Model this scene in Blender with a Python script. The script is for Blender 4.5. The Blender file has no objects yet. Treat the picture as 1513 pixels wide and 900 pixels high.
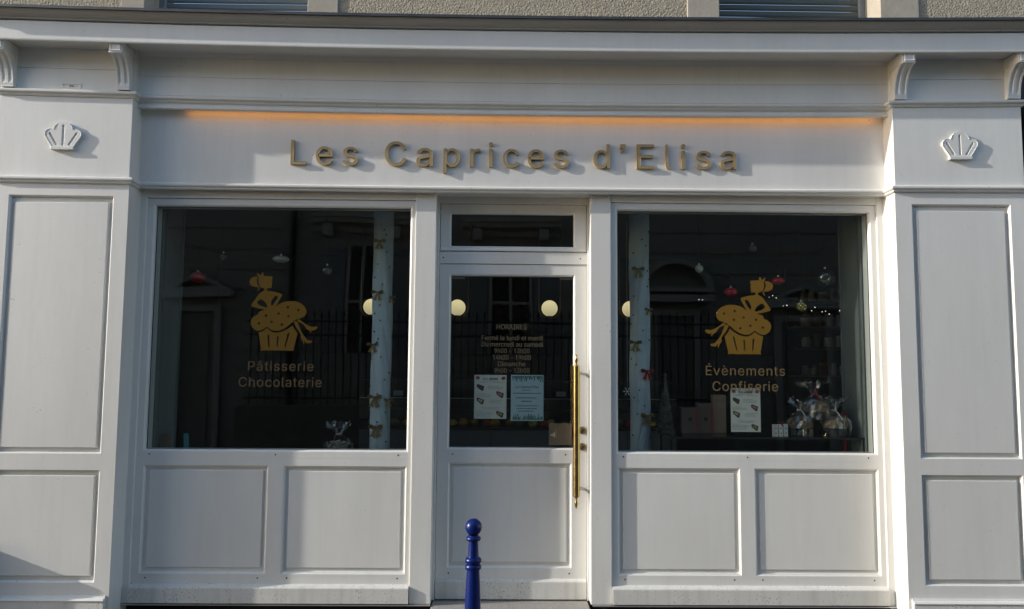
import bpy, math, random
from mathutils import Vector, Matrix
from mathutils.geometry import tessellate_polygon

# ------------------------------------------------------------------ camera, light, exposure
scene = bpy.context.scene
COL = scene.collection
R = math.radians
SUN_TRAVEL = Vector((6.0, 1.0, -2.16)).normalized()      # low winter sun raking along the street

cam_data = bpy.data.cameras.new('camera')
cam_data.sensor_width = 36.0
cam_data.lens = 36.0 * 1120.0 / 1513.0
cam_data.clip_end = 400.0
cam = bpy.data.objects.new('camera', cam_data)
COL.objects.link(cam)
_p, _y, _r = R(4.7), R(0.7), R(0.43)
_f = Vector((math.sin(_y) * math.cos(_p), math.cos(_y) * math.cos(_p), math.sin(_p)))
_r0 = Vector((math.cos(_y), -math.sin(_y), 0.0))
_u0 = _r0.cross(_f)
_rt = _r0 * math.cos(_r) + _u0 * math.sin(_r)
_up = -_r0 * math.sin(_r) + _u0 * math.cos(_r)
_m = Matrix((_rt, _up, -_f)).transposed().to_4x4()
_m.translation = Vector((0.0, -5.1, 1.70))
cam.matrix_world = _m
scene.camera = cam

world = bpy.data.worlds.new('World')
scene.world = world
world.use_nodes = True
wn = world.node_tree.nodes
wn.clear()
sky = wn.new('ShaderNodeTexSky')
sky.sky_type = 'NISHITA'
sky.sun_disc = False
sky.sun_elevation = math.asin(-SUN_TRAVEL.z)
sky.sun_rotation = math.atan2(-SUN_TRAVEL.x, -SUN_TRAVEL.y)
sky.air_density = 1.0
sky.dust_density = 1.0
bg = wn.new('ShaderNodeBackground')
bg.inputs['Strength'].default_value = 0.15
wo = wn.new('ShaderNodeOutputWorld')
world.node_tree.links.new(sky.outputs[0], bg.inputs[0])
world.node_tree.links.new(bg.outputs[0], wo.inputs[0])

sun_data = bpy.data.lights.new('sun', 'SUN')
sun_data.energy = 2.7
sun_data.angle = R(0.53)
sun_data.color = (1.0, 0.95, 0.87)
sun = bpy.data.objects.new('sun', sun_data)
sun.rotation_euler = (-SUN_TRAVEL).to_track_quat('Z', 'Y').to_euler()
sun.location = (-20, -8, 12)
COL.objects.link(sun)

scene.view_settings.view_transform = 'Standard'
scene.view_settings.look = 'None'
scene.view_settings.exposure = 0.92
scene.view_settings.gamma = 1.0
scene.view_settings.use_curve_mapping = False
scene.render.engine = 'CYCLES'
scene.cycles.use_denoising = True
scene.cycles.max_bounces = 6
scene.cycles.transparent_max_bounces = 16
scene.cycles.caustics_reflective = False
scene.cycles.caustics_refractive = False
scene.cycles.sample_clamp_indirect = 4.0

random.seed(7)

# ------------------------------------------------------------------ materials
MATS = {}


def mat(name, color, rough=0.5, metal=0.0, spec=0.5, vary=0.0, vscale=4.0, bump=0.0, bscale=40.0, bdist=0.002,
        stretch=(1, 1, 1), speck=0.0, speck_col=(0.05, 0.045, 0.04), speck_scale=70.0, emit=None, estr=0.0, detail=4.0,
        voro=False, coat=0.0, streak=0.0):
    m = bpy.data.materials.new(name)
    m.use_nodes = True
    nt = m.node_tree
    b = nt.nodes['Principled BSDF']
    b.inputs['Base Color'].default_value = (*color, 1)
    b.inputs['Roughness'].default_value = rough
    b.inputs['Metallic'].default_value = metal
    b.inputs['Specular IOR Level'].default_value = spec
    b.inputs['Coat Weight'].default_value = coat
    if emit:
        b.inputs['Emission Color'].default_value = (*emit, 1)
        b.inputs['Emission Strength'].default_value = estr
    geo = nt.nodes.new('ShaderNodeNewGeometry')
    mp = nt.nodes.new('ShaderNodeMapping')
    mp.inputs['Scale'].default_value = stretch
    nt.links.new(geo.outputs['Position'], mp.inputs[0])
    col_out = None
    if vary > 0:
        n = nt.nodes.new('ShaderNodeTexNoise')
        n.inputs['Scale'].default_value = vscale
        n.inputs['Detail'].default_value = 6.0
        n.inputs['Roughness'].default_value = 0.62
        nt.links.new(mp.outputs[0], n.inputs['Vector'])
        r = nt.nodes.new('ShaderNodeMapRange')
        r.inputs['From Min'].default_value = 0.3
        r.inputs['From Max'].default_value = 0.7
        r.inputs['To Min'].default_value = 1 - vary
        r.inputs['To Max'].default_value = 1 + vary
        nt.links.new(n.outputs['Fac'], r.inputs['Value'])
        mx = nt.nodes.new('ShaderNodeVectorMath')
        mx.operation = 'SCALE'
        mx.inputs[0].default_value = color
        nt.links.new(r.outputs[0], mx.inputs['Scale'])
        col_out = mx.outputs[0]
        rr = nt.nodes.new('ShaderNodeMapRange')
        rr.inputs['To Min'].default_value = max(0.0, rough - 0.08)
        rr.inputs['To Max'].default_value = min(1.0, rough + 0.08)
        nt.links.new(n.outputs['Fac'], rr.inputs['Value'])
        nt.links.new(rr.outputs[0], b.inputs['Roughness'])
    if streak > 0:
        ms = nt.nodes.new('ShaderNodeMapping')
        ms.inputs['Scale'].default_value = (14, 14, 0.7)
        nt.links.new(geo.outputs['Position'], ms.inputs[0])
        ns = nt.nodes.new('ShaderNodeTexNoise')
        ns.inputs['Scale'].default_value = 1.6
        ns.inputs['Detail'].default_value = 5.0
        nt.links.new(ms.outputs[0], ns.inputs['Vector'])
        rs = nt.nodes.new('ShaderNodeMapRange')
        rs.inputs['From Min'].default_value = 0.5
        rs.inputs['From Max'].default_value = 0.78
        rs.inputs['To Min'].default_value = 1.0
        rs.inputs['To Max'].default_value = 1.0 - streak
        nt.links.new(ns.outputs['Fac'], rs.inputs['Value'])
        vs_ = nt.nodes.new('ShaderNodeVectorMath')
        vs_.operation = 'SCALE'
        if col_out:
            nt.links.new(col_out, vs_.inputs[0])
        else:
            vs_.inputs[0].default_value = color
        nt.links.new(rs.outputs[0], vs_.inputs['Scale'])
        col_out = vs_.outputs[0]
    if speck > 0:
        n2 = nt.nodes.new('ShaderNodeTexNoise')
        n2.inputs['Scale'].default_value = speck_scale
        n2.inputs['Detail'].default_value = 2.0
        nt.links.new(geo.outputs['Position'], n2.inputs['Vector'])
        n3 = nt.nodes.new('ShaderNodeTexNoise')
        n3.inputs['Scale'].default_value = 5.0
        nt.links.new(geo.outputs['Position'], n3.inputs['Vector'])
        ad = nt.nodes.new('ShaderNodeMath')
        ad.operation = 'MULTIPLY_ADD'
        ad.inputs[1].default_value = 0.35
        nt.links.new(n3.outputs['Fac'], ad.inputs[0])
        nt.links.new(n2.outputs['Fac'], ad.inputs[2])
        r2 = nt.nodes.new('ShaderNodeMapRange')
        r2.inputs['From Min'].default_value = 0.97 - 0.13 * speck
        r2.inputs['From Max'].default_value = 1.01 - 0.13 * speck
        r2.inputs['To Max'].default_value = 0.8
        nt.links.new(ad.outputs[0], r2.inputs['Value'])
        mc = nt.nodes.new('ShaderNodeMixRGB')
        mc.inputs['Color1'].default_value = (*color, 1)
        mc.inputs['Color2'].default_value = (*speck_col, 1)
        if col_out:
            nt.links.new(col_out, mc.inputs['Color1'])
        nt.links.new(r2.outputs[0], mc.inputs['Fac'])
        col_out = mc.outputs[0]
    if col_out:
        nt.links.new(col_out, b.inputs['Base Color'])
    if bump > 0:
        bp = nt.nodes.new('ShaderNodeBump')
        bp.inputs['Strength'].default_value = bump
        bp.inputs['Distance'].default_value = bdist
        if voro:
            bn = nt.nodes.new('ShaderNodeTexVoronoi')
            bn.inputs['Scale'].default_value = bscale
            h = bn.outputs['Distance']
        else:
            bn = nt.nodes.new('ShaderNodeTexNoise')
            bn.inputs['Scale'].default_value = bscale
            bn.inputs['Detail'].default_value = detail
            h = bn.outputs['Fac']
        nt.links.new(mp.outputs[0], bn.inputs['Vector'])
        nt.links.new(h, bp.inputs['Height'])
        nt.links.new(bp.outputs[0], b.inputs['Normal'])
    MATS[name] = m
    return m


def glass_mat(name, tint=(0.92, 0.95, 0.94), f0=0.045, wob=0.0):
    m = bpy.data.materials.new(name)
    m.use_nodes = True
    nt = m.node_tree
    nt.nodes.clear()
    tr = nt.nodes.new('ShaderNodeBsdfTransparent')
    tr.inputs[0].default_value = (*tint, 1)
    gl = nt.nodes.new('ShaderNodeBsdfGlossy')
    gl.inputs['Roughness'].default_value = 0.0
    # Schlick reflectance, the same from both sides of the sheet
    g2 = nt.nodes.new('ShaderNodeNewGeometry')
    dt = nt.nodes.new('ShaderNodeVectorMath')
    dt.operation = 'DOT_PRODUCT'
    nt.links.new(g2.outputs['Incoming'], dt.inputs[0])
    nt.links.new(g2.outputs['Normal'], dt.inputs[1])

    def mth(op, a, b):
        n_ = nt.nodes.new('ShaderNodeMath')
        n_.operation = op
        for i_, q_ in enumerate((a, b)):
            if q_ is None:
                continue
            if isinstance(q_, (int, float)):
                n_.inputs[i_].default_value = q_
            else:
                nt.links.new(q_, n_.inputs[i_])
        return n_.outputs[0]
    c1 = mth('SUBTRACT', 1.0, mth('ABSOLUTE', dt.outputs['Value'], None))
    fr_out = mth('ADD', mth('MULTIPLY', mth('POWER', c1, 5.0), 1.0 - f0), f0)
    if wob > 0:
        geo = nt.nodes.new('ShaderNodeNewGeometry')
        nn = nt.nodes.new('ShaderNodeTexNoise')
        nn.inputs['Scale'].default_value = 1.3
        nn.inputs['Detail'].default_value = 1.0
        nt.links.new(geo.outputs['Position'], nn.inputs['Vector'])
        bp = nt.nodes.new('ShaderNodeBump')
        bp.inputs['Strength'].default_value = 1.0
        bp.inputs['Distance'].default_value = wob
        nt.links.new(nn.outputs['Fac'], bp.inputs['Height'])
        nt.links.new(bp.outputs[0], gl.inputs['Normal'])
    mx = nt.nodes.new('ShaderNodeMixShader')
    out = nt.nodes.new('ShaderNodeOutputMaterial')
    nt.links.new(fr_out, mx.inputs[0])
    nt.links.new(tr.outputs[0], mx.inputs[1])
    nt.links.new(gl.outputs[0], mx.inputs[2])
    nt.links.new(mx.outputs[0], out.inputs[0])
    MATS[name] = m
    return m


PAINT = mat('white_paint', (0.70, 0.695, 0.665), 0.50, spec=0.9, vary=0.065, vscale=1.7, bump=0.4, bscale=26, bdist=0.0016,
            stretch=(1, 1, 0.35), speck=0.30, speck_col=(0.26, 0.25, 0.23), speck_scale=75, streak=0.04)
PAINT_LOW = mat('white_paint_splashed', (0.64, 0.635, 0.60), 0.55, spec=0.7, vary=0.07, vscale=5, bump=0.25, bscale=30, bdist=0.0012,
                speck=1.05, speck_col=(0.18, 0.16, 0.13), speck_scale=95, streak=0.16)
ZINC = mat('zinc', (0.075, 0.08, 0.085), 0.55, metal=0.6, vary=0.2, vscale=6)
MOULD_GREY = mat('shaded_grey_paint', (0.42, 0.41, 0.385), 0.55, vary=0.10, vscale=5, stretch=(0.25, 1, 2), speck=0.2, speck_scale=40)  # darker grey puts the downward-facing moulding's shade into the colour; specks are dirt
BRASS = mat('polished_brass', (0.46, 0.34, 0.14), 0.24, metal=1.0, vary=0.12, vscale=20)
BRONZE = mat('brushed_brass_letter', (0.40, 0.295, 0.15), 0.45, metal=0.3, vary=0.06, vscale=10, bump=0.15, bscale=120, bdist=0.0006)
DARKMETAL = mat('dark_metal', (0.03, 0.03, 0.03), 0.45, metal=0.7)
GAP = mat('dark_joint', (0.012, 0.012, 0.012), 0.9)
ALU = mat('aluminium_strip', (0.55, 0.55, 0.55), 0.4, metal=0.8)
LOCKM = mat('lock_brass', (0.24, 0.19, 0.10), 0.35, metal=0.9)
ROUGHCAST = mat('roughcast', (0.39, 0.345, 0.27), 0.9, spec=0.2, vary=0.16, vscale=25, bump=1.0, bscale=75, bdist=0.022, detail=5)
STONE = mat('limestone', (0.41, 0.37, 0.305), 0.8, spec=0.25, vary=0.1, vscale=6, bump=0.4, bscale=40, bdist=0.004)
OPP_STONE = mat('facing_stone', (0.33, 0.32, 0.29), 0.85, spec=0.2, vary=0.1, vscale=2, bump=0.3, bscale=18, bdist=0.006)
OPP_TRIM = mat('facing_trim_stone', (0.45, 0.44, 0.40), 0.85, spec=0.2, vary=0.08, vscale=3)
OPP_DARK = mat('facing_door_paint', (0.24, 0.225, 0.20), 0.6, vary=0.1)
OPP_SHUT = mat('grey_shutter', (0.26, 0.28, 0.30), 0.6)
OPP_WALL = mat('low_stone_wall', (0.17, 0.165, 0.15), 0.9, vary=0.2, vscale=4)
IRON = mat('wrought_iron', (0.012, 0.012, 0.013), 0.5, metal=0.2)
GRANITE = mat('granite_step', (0.30, 0.285, 0.26), 0.75, spec=0.3, vary=0.35, vscale=120, bump=0.6, bscale=160, bdist=0.004, speck=0.9,
              speck_col=(0.06, 0.055, 0.05), speck_scale=150)
PAVING = mat('paving', (0.115, 0.11, 0.105), 0.85, vary=0.18, vscale=30, bump=0.5, bscale=90, bdist=0.003)
ASPHALT = mat('asphalt', (0.05, 0.05, 0.052), 0.9, vary=0.25, vscale=60, bump=0.6, bscale=180, bdist=0.004)
KERB = mat('kerb_granite', (0.30, 0.295, 0.285), 0.8, vary=0.2, vscale=40)
BLUE = mat('blue_enamel', (0.0012, 0.0125, 0.115), 0.30, spec=0.35, vary=0.10, vscale=14, bump=0.25, bscale=30, bdist=0.0016,
           speck=0.7, speck_col=(0.022, 0.026, 0.045), speck_scale=90)
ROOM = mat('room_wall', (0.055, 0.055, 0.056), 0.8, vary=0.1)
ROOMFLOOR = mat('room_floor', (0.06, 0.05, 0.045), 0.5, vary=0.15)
REVEAL = mat('reveal_paint', (0.17, 0.19, 0.185), 0.6, vary=0.05)
CLOTH = mat('white_cloth', (0.55, 0.67, 0.75), 0.8, spec=0.2, vary=0.05, bump=0.8, bscale=38, bdist=0.010, stretch=(1, 1, 0.4))
GOLDRIB = mat('gold_ribbon', (0.34, 0.24, 0.09), 0.4, metal=0.4, vary=0.2, vscale=40)
REDRIB = mat('red_ribbon', (0.35, 0.015, 0.03), 0.4)
BEAD = mat('dark_bead', (0.05, 0.06, 0.05), 0.3)
GLOBE = mat('lamp_globe', (0.8, 0.75, 0.55), 0.4, emit=(1.0, 0.83, 0.46), estr=0.36)
def globe_gradient(m, z0, z1):
    """opal globe, shading put into its glow, stronger towards the top"""
    nt = m.node_tree
    b = nt.nodes['Principled BSDF']
    g = nt.nodes.new('ShaderNodeNewGeometry')
    sp = nt.nodes.new('ShaderNodeSeparateXYZ')
    nt.links.new(g.outputs['Position'], sp.inputs[0])
    r = nt.nodes.new('ShaderNodeMapRange')
    r.inputs['From Min'].default_value = z0
    r.inputs['From Max'].default_value = z1
    r.inputs['To Min'].default_value = 0.22
    r.inputs['To Max'].default_value = 0.42
    nt.links.new(sp.outputs['Z'], r.inputs['Value'])
    nt.links.new(r.outputs[0], b.inputs['Emission Strength'])


globe_gradient(GLOBE, 2.17, 2.30)  # painted shading: emission rises with height on each globe
LEDM = mat('led_diffuser', (0.8, 0.7, 0.5), 0.5, emit=(1.0, 0.40, 0.08), estr=0.2)
FAIRY = mat('fairy_light', (0.9, 0.9, 0.9), 0.4, emit=(1.0, 0.93, 0.8), estr=1.0)
VINYL = mat('gold_vinyl', (0.165, 0.094, 0.014), 0.55, spec=0.2, vary=0.05)
VINYLTEXT = mat('gold_vinyl_text', (0.155, 0.112, 0.055), 0.55, spec=0.2)
VINYLDARK = mat('bronze_vinyl_text', (0.20, 0.163, 0.10), 0.55, spec=0.2)
PAPER = mat('paper', (0.62, 0.62, 0.56), 0.8, spec=0.2)
PAPERBLUE = mat('blue_paper', (0.38, 0.52, 0.58), 0.8, spec=0.2)
INK = mat('ink', (0.05, 0.07, 0.06), 0.8)
INKGREY = mat('ink_grey', (0.25, 0.28, 0.26), 0.8)
INKRED = mat('ink_red', (0.25, 0.05, 0.05), 0.8)
INKGREEN = mat('ink_green', (0.05, 0.13, 0.10), 0.8)
INKBROWN = mat('ink_brown', (0.06, 0.035, 0.03), 0.8)
INKPINK = mat('ink_pink', (0.30, 0.14, 0.13), 0.8)
INKCREAM = mat('ink_cream', (0.38, 0.30, 0.14), 0.8)
INKOLIVE = mat('ink_olive', (0.18, 0.19, 0.05), 0.8)
KRAFT = mat('kraft_card', (0.27, 0.18, 0.115), 0.8, vary=0.06, vscale=30)
KRAFTPRINT = mat('kraft_print', (0.55, 0.47, 0.38), 0.8)
BROWNBOX = mat('brown_box', (0.13, 0.085, 0.06), 0.7)
WHITEBOX = mat('white_box', (0.7, 0.7, 0.68), 0.6)
REDM = mat('red_glitter', (0.45, 0.012, 0.03), 0.3, metal=0.3)
GOLDM = mat('gold_bauble', (0.50, 0.42, 0.15), 0.15, metal=0.9, bump=1.0, bscale=60, bdist=0.01, voro=True)
PALEB = mat('pale_bauble', (0.55, 0.52, 0.45), 0.3, metal=0.3)
CAKE = mat('cake_crust', (0.27, 0.19, 0.11), 0.7, vary=0.4, vscale=90, bump=1.0, bscale=70, bdist=0.02)
CAKECASE = mat('cake_case', (0.02, 0.018, 0.018), 0.5)
SILVERTREE = mat('silver_tinsel', (0.13, 0.115, 0.09), 0.35, metal=0.6, bump=1.0, bscale=90, bdist=0.01)
COUNTER = mat('counter_front', (0.13, 0.135, 0.135), 0.5)
COUNTERDARK = mat('counter_dark', (0.03, 0.028, 0.026), 0.5)
STEEL = mat('steel_edge', (0.5, 0.5, 0.5), 0.3, metal=0.9)
JAR = mat('jar_glass', (0.33, 0.33, 0.32), 0.3)
FRUIT = [mat('pastry_' + n, c, 0.6, vary=0.3, vscale=60) for n, c in
         (('orange', (0.75, 0.30, 0.03)), ('yellow', (0.75, 0.55, 0.12)), ('red', (0.60, 0.08, 0.03)), ('brown', (0.35, 0.20, 0.11)),
          ('green', (0.30, 0.34, 0.10)))]
TEAL = mat('teal_card', (0.05, 0.22, 0.22), 0.6)
ROLLERBLUE = mat('blue_grey_shutter', (0.125, 0.155, 0.17), 0.5, vary=0.08, vscale=8, stretch=(0.2, 1, 3))
ROLLER = mat('roller_shutter', (0.075, 0.09, 0.085), 0.5, vary=0.08, vscale=8, stretch=(0.2, 1, 3))
WINFRAME = mat('upper_window_frame', (0.17, 0.19, 0.205), 0.5)
DARKSHOP = mat('dark_shop_paint', (0.015, 0.015, 0.016), 0.5)
GLASS = glass_mat('shop_glass', wob=0.0016)
GLASSUP = glass_mat('upper_glass', (0.6, 0.65, 0.7), 0.09)
CELLO = glass_mat('cellophane', (0.88, 0.88, 0.88), 0.18)
CLEARB = glass_mat('clear_bauble_glass', (0.85, 0.85, 0.82), 0.12)


# ------------------------------------------------------------------ mesh helpers
def bow(x, z):
    k = 0.003 * min(1.0, max(0.0, (z - 2.6) / 0.85))
    return k * (x - 0.07) ** 2 if abs(x) < 3.8 else k * 13.9


class MB:
    def __init__(self):
        self.v, self.f = [], []

    def box(self, x0, x1, y0, y1, z0, z1, nx=1):
        xs = [x0 + (x1 - x0) * i / nx for i in range(nx + 1)]
        b = len(self.v)
        for x in xs:
            self.v += [(x, y0, z0), (x, y1, z0), (x, y1, z1), (x, y0, z1)]
        for i in range(nx):
            a = b + 4 * i
            c = a + 4
            self.f += [(a, c, c + 3, a + 3), (a + 3, c + 3, c + 2, a + 2), (a + 2, c + 2, c + 1, a + 1), (a + 1, c + 1, c, a)]
        self.f += [(b, b + 3, b + 2, b + 1)]
        e = b + 4 * nx
        self.f += [(e, e + 1, e + 2, e + 3)]
        return self

    def obox(self, c, ax, ay, az):
        """oriented box: centre and three half-axis vectors"""
        c, ax, ay, az = Vector(c), Vector(ax), Vector(ay), Vector(az)
        b = len(self.v)
        for s in ((-1, -1, -1), (1, -1, -1), (1, 1, -1), (-1, 1, -1), (-1, -1, 1), (1, -1, 1), (1, 1, 1), (-1, 1, 1)):
            self.v.append(tuple(c + ax * s[0] + ay * s[1] + az * s[2]))
        for q in ((0, 3, 2, 1), (4, 5, 6, 7), (0, 1, 5, 4), (1, 2, 6, 5), (2, 3, 7, 6), (3, 0, 4, 7)):
            self.f.append(tuple(b + i for i in q))
        return self

    def loft(self, x0, x1, z0, z1, prof, cap=False, nx=1):
        """nested rectangles in the facade plane: prof = [(inset, y), ...]"""
        rings = []
        for ins, y in prof:
            a, c, d, e = x0 + ins, x1 - ins, z0 + ins, z1 - ins
            pts = [(a + (c - a) * i / nx, y, d) for i in range(nx)] + [(c, y, d)] + \
                  [(c - (c - a) * i / nx, y, e) for i in range(nx)] + [(a, y, e)]
            b = len(self.v)
            self.v += pts
            rings.append(list(range(b, b + len(pts))))
        n = len(rings[0])
        for r0, r1 in zip(rings, rings[1:]):
            for i in range(n):
                j = (i + 1) % n
                self.f.append((r0[i], r0[j], r1[j], r1[i]))
        if cap:
            r = rings[-1]
            for i in range(nx):
                self.f.append((r[i], r[i + 1], r[n - 2 - i], r[n - 1 - i]))
        return self

    def sheet(self, x0, x1, z0, z1, holes, y, back, prof, nx=1):
        """flat face at y with rectangular holes, hole edges follow prof, outer edges go back to y=back"""
        xs = sorted({x0, x1} | {h[0] for h in holes} | {h[1] for h in holes} | {x0 + (x1 - x0) * i / nx for i in range(nx)})
        zs = sorted({z0, z1} | {h[2] for h in holes} | {h[3] for h in holes})
        idx = {}

        def vi(x, z):
            if (x, z) not in idx:
                idx[(x, z)] = len(self.v)
                self.v.append((x, y, z))
            return idx[(x, z)]
        for a, c in zip(xs, xs[1:]):
            for d, e in zip(zs, zs[1:]):
                mx, mz = (a + c) / 2, (d + e) / 2
                if any(h[0] < mx < h[1] and h[2] < mz < h[3] for h in holes):
                    continue
                self.f.append((vi(a, d), vi(c, d), vi(c, e), vi(a, e)))
        for h in holes:
            self.loft(*h, prof)
        self.loft(x0, x1, z0, z1, [(0, back), (0.0, y + 0.003), (0.0, y)])
        return self

    def prism(self, loops, y0, y1, mirror=False):
        """polygon with holes in x-z, front at y0, back at y1"""
        b = len(self.v)
        idx, base = [], b
        flat = []
        for lp in loops:
            ids = []
            for (x, z) in lp:
                ids.append(len(flat))
                flat.append((x, z))
            idx.append(ids)
        n = len(flat)
        self.v += [(x, y0, z) for x, z in flat] + [(x, y1, z) for x, z in flat]
        tris = tessellate_polygon([[Vector((x, z, 0)) for x, z in lp] for lp in loops])
        for t in tris:
            p = [flat[i] for i in t]
            ar = (p[1][0] - p[0][0]) * (p[2][1] - p[0][1]) - (p[2][0] - p[0][0]) * (p[1][1] - p[0][1])
            if abs(ar) < 1e-12:
                continue
            if ar < 0:
                t = t[::-1]
            self.f.append(tuple(b + i for i in t))
            self.f.append(tuple(b + n + i for i in t[::-1]))
        for ids in idx:
            for i, j in zip(ids, ids[1:] + ids[:1]):
                self.f.append((b + i, b + n + i, b + n + j, b + j))
        return self

    def lathe(self, prof, c, seg=24, axis='z', cap=True):
        """prof = [(r, h), ...] from bottom up"""
        b = len(self.v)
        for r, h in prof:
            for k in range(seg):
                a = 2 * math.pi * k / seg
                if axis == 'z':
                    self.v.append((c[0] + r * math.cos(a), c[1] + r * math.sin(a), c[2] + h))
                elif axis == 'y':
                    self.v.append((c[0] + r * math.cos(a), c[1] + h, c[2] - r * math.sin(a)))
                else:
                    self.v.append((c[0] + h, c[1] + r * math.cos(a), c[2] + r * math.sin(a)))
        for i in range(len(prof) - 1):
            for k in range(seg):
                k2 = (k + 1) % seg
                self.f.append((b + i * seg + k, b + i * seg + k2, b + (i + 1) * seg + k2, b + (i + 1) * seg + k))
        if cap:
            self.f.append(tuple(b + k for k in range(seg))[::-1])
            e = b + (len(prof) - 1) * seg
            self.f.append(tuple(e + k for k in range(seg)))
        return self

    def ball(self, c, r, seg=20, rings=12, sz=1.0):
        return self.lathe([(max(1e-4, r * math.sin(math.pi * i / rings)), -r * sz * math.cos(math.pi * i / rings)) for i in range(rings + 1)], c, seg,
                          cap=False)

    def tube(self, pts, r, seg=8, cap=True):
        pts = [Vector(p) for p in pts]
        b = len(self.v)
        prev = None
        for i, p in enumerate(pts):
            t = (pts[min(i + 1, len(pts) - 1)] - pts[max(i - 1, 0)]).normalized()
            if prev is None:
                u = t.cross(Vector((0, 0, 1)))
                if u.length < 1e-3:
                    u = t.cross(Vector((1, 0, 0)))
            else:
                u = prev - t * prev.dot(t)
            u.normalize()
            prev = u
            w = t.cross(u)
            rr = r[i] if isinstance(r, (list, tuple)) else r
            for k in range(seg):
                a = 2 * math.pi * k / seg
                self.v.append(tuple(p + u * (rr * math.cos(a)) + w * (rr * math.sin(a))))
        for i in range(len(pts) - 1):
            for k in range(seg):
                k2 = (k + 1) % seg
                self.f.append((b + i * seg + k, b + i * seg + k2, b + (i + 1) * seg + k2, b + (i + 1) * seg + k))
        if cap:
            self.f.append(tuple(b + k for k in range(seg))[::-1])
            e = b + (len(pts) - 1) * seg
            self.f.append(tuple(e + k for k in range(seg)))
        return self

    def sweep(self, path, prof, step=0.35, cap=True):
        """moulding profile [(offset outwards, z)] along a plan path [(x, y)], mitred; the viewer's side is outwards"""
        pts = []
        for p, q in zip(path, path[1:]):
            n = max(1, int(math.hypot(q[0] - p[0], q[1] - p[1]) / step))
            pts += [(p[0] + (q[0] - p[0]) * i / n, p[1] + (q[1] - p[1]) * i / n) for i in range(n)]
        pts.append(path[-1])

        def nrm(p, q):
            d = math.hypot(q[0] - p[0], q[1] - p[1])
            return ((q[1] - p[1]) / d, -(q[0] - p[0]) / d)
        b = len(self.v)
        m = len(prof)
        for i, p in enumerate(pts):
            n1 = nrm(pts[i - 1], p) if i else nrm(p, pts[1])
            n2 = nrm(p, pts[i + 1]) if i < len(pts) - 1 else n1
            k = 1 + n1[0] * n2[0] + n1[1] * n2[1]
            mx, my = (n1[0] + n2[0]) / k, (n1[1] + n2[1]) / k
            for o, z in prof:
                self.v.append((p[0] + mx * o, p[1] + my * o, z))
        for i in range(len(pts) - 1):
            for j in range(m - 1):
                a = b + i * m + j
                self.f.append((a, a + m, a + m + 1, a + 1))
        if cap:
            self.f.append(tuple(b + j for j in range(m)))
            e = b + (len(pts) - 1) * m
            self.f.append(tuple(e + j for j in range(m))[::-1])
        return self

    def build(self, name, material, parent=None, bevel=0.0, smooth=False, warp=False, kind=None, origin=None, seg=2):
        vs = self.v
        if warp:
            vs = [(x, y, z + bow(x, z)) for x, y, z in vs]
        org = Vector(origin) if origin is not None else Vector((0, 0, 0))
        if origin is not None:
            vs = [(x - org.x, y - org.y, z - org.z) for x, y, z in vs]
        me = bpy.data.meshes.new(name)
        me.from_pydata(vs, [], self.f)
        me.update()
        mats = material if isinstance(material, (list, tuple)) else [material]
        for mm in mats:
            me.materials.append(mm)
        if smooth:
            for p in me.polygons:
                p.use_smooth = True
            try:
                me.set_sharp_from_angle(angle=R(40))
            except Exception:
                pass
        o = bpy.data.objects.new(name, me)
        COL.objects.link(o)
        o.location = org
        if parent is not None:
            o.parent = parent
            o.location = org - world_loc(parent)
        if bevel > 0:
            bv = o.modifiers.new('edge', 'BEVEL')
            bv.width = bevel
            bv.segments = seg
            bv.limit_method = 'ANGLE'
            bv.angle_limit = R(35)
        if kind:
            o['kind'] = kind
        return o


def world_loc(o):
    v = Vector((0, 0, 0))
    while o is not None:
        v += o.location
        o = o.parent
    return v


def empty(name, loc=(0, 0, 0)):
    o = bpy.data.objects.new(name, None)
    o.location = loc
    o.empty_display_size = 0.1
    COL.objects.link(o)
    return o


def tag(o, label, cat=None, group=None, kind=None):
    if label:
        o['label'] = label
    if cat:
        o['category'] = cat
    if group:
        o['group'] = group
    if kind:
        o['kind'] = kind
    return o


def structure(o, label=None):
    o['kind'] = 'structure'
    if label:
        o['label'] = label
    return o


def chaikin(P, n=1):
    for _ in range(n):
        Q = []
        for a, b in zip(P, P[1:] + P[:1]):
            Q += [(a[0] * .75 + b[0] * .25, a[1] * .75 + b[1] * .25), (a[0] * .25 + b[0] * .75, a[1] * .25 + b[1] * .75)]
        P = Q
    return P


def inside(pt, P):
    x, y = pt
    c = False
    for (x1, y1), (x2, y2) in zip(P, P[1:] + P[:1]):
        if (y1 > y) != (y2 > y) and x < (x2 - x1) * (y - y1) / (y2 - y1) + x1:
            c = not c
    return c


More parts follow.
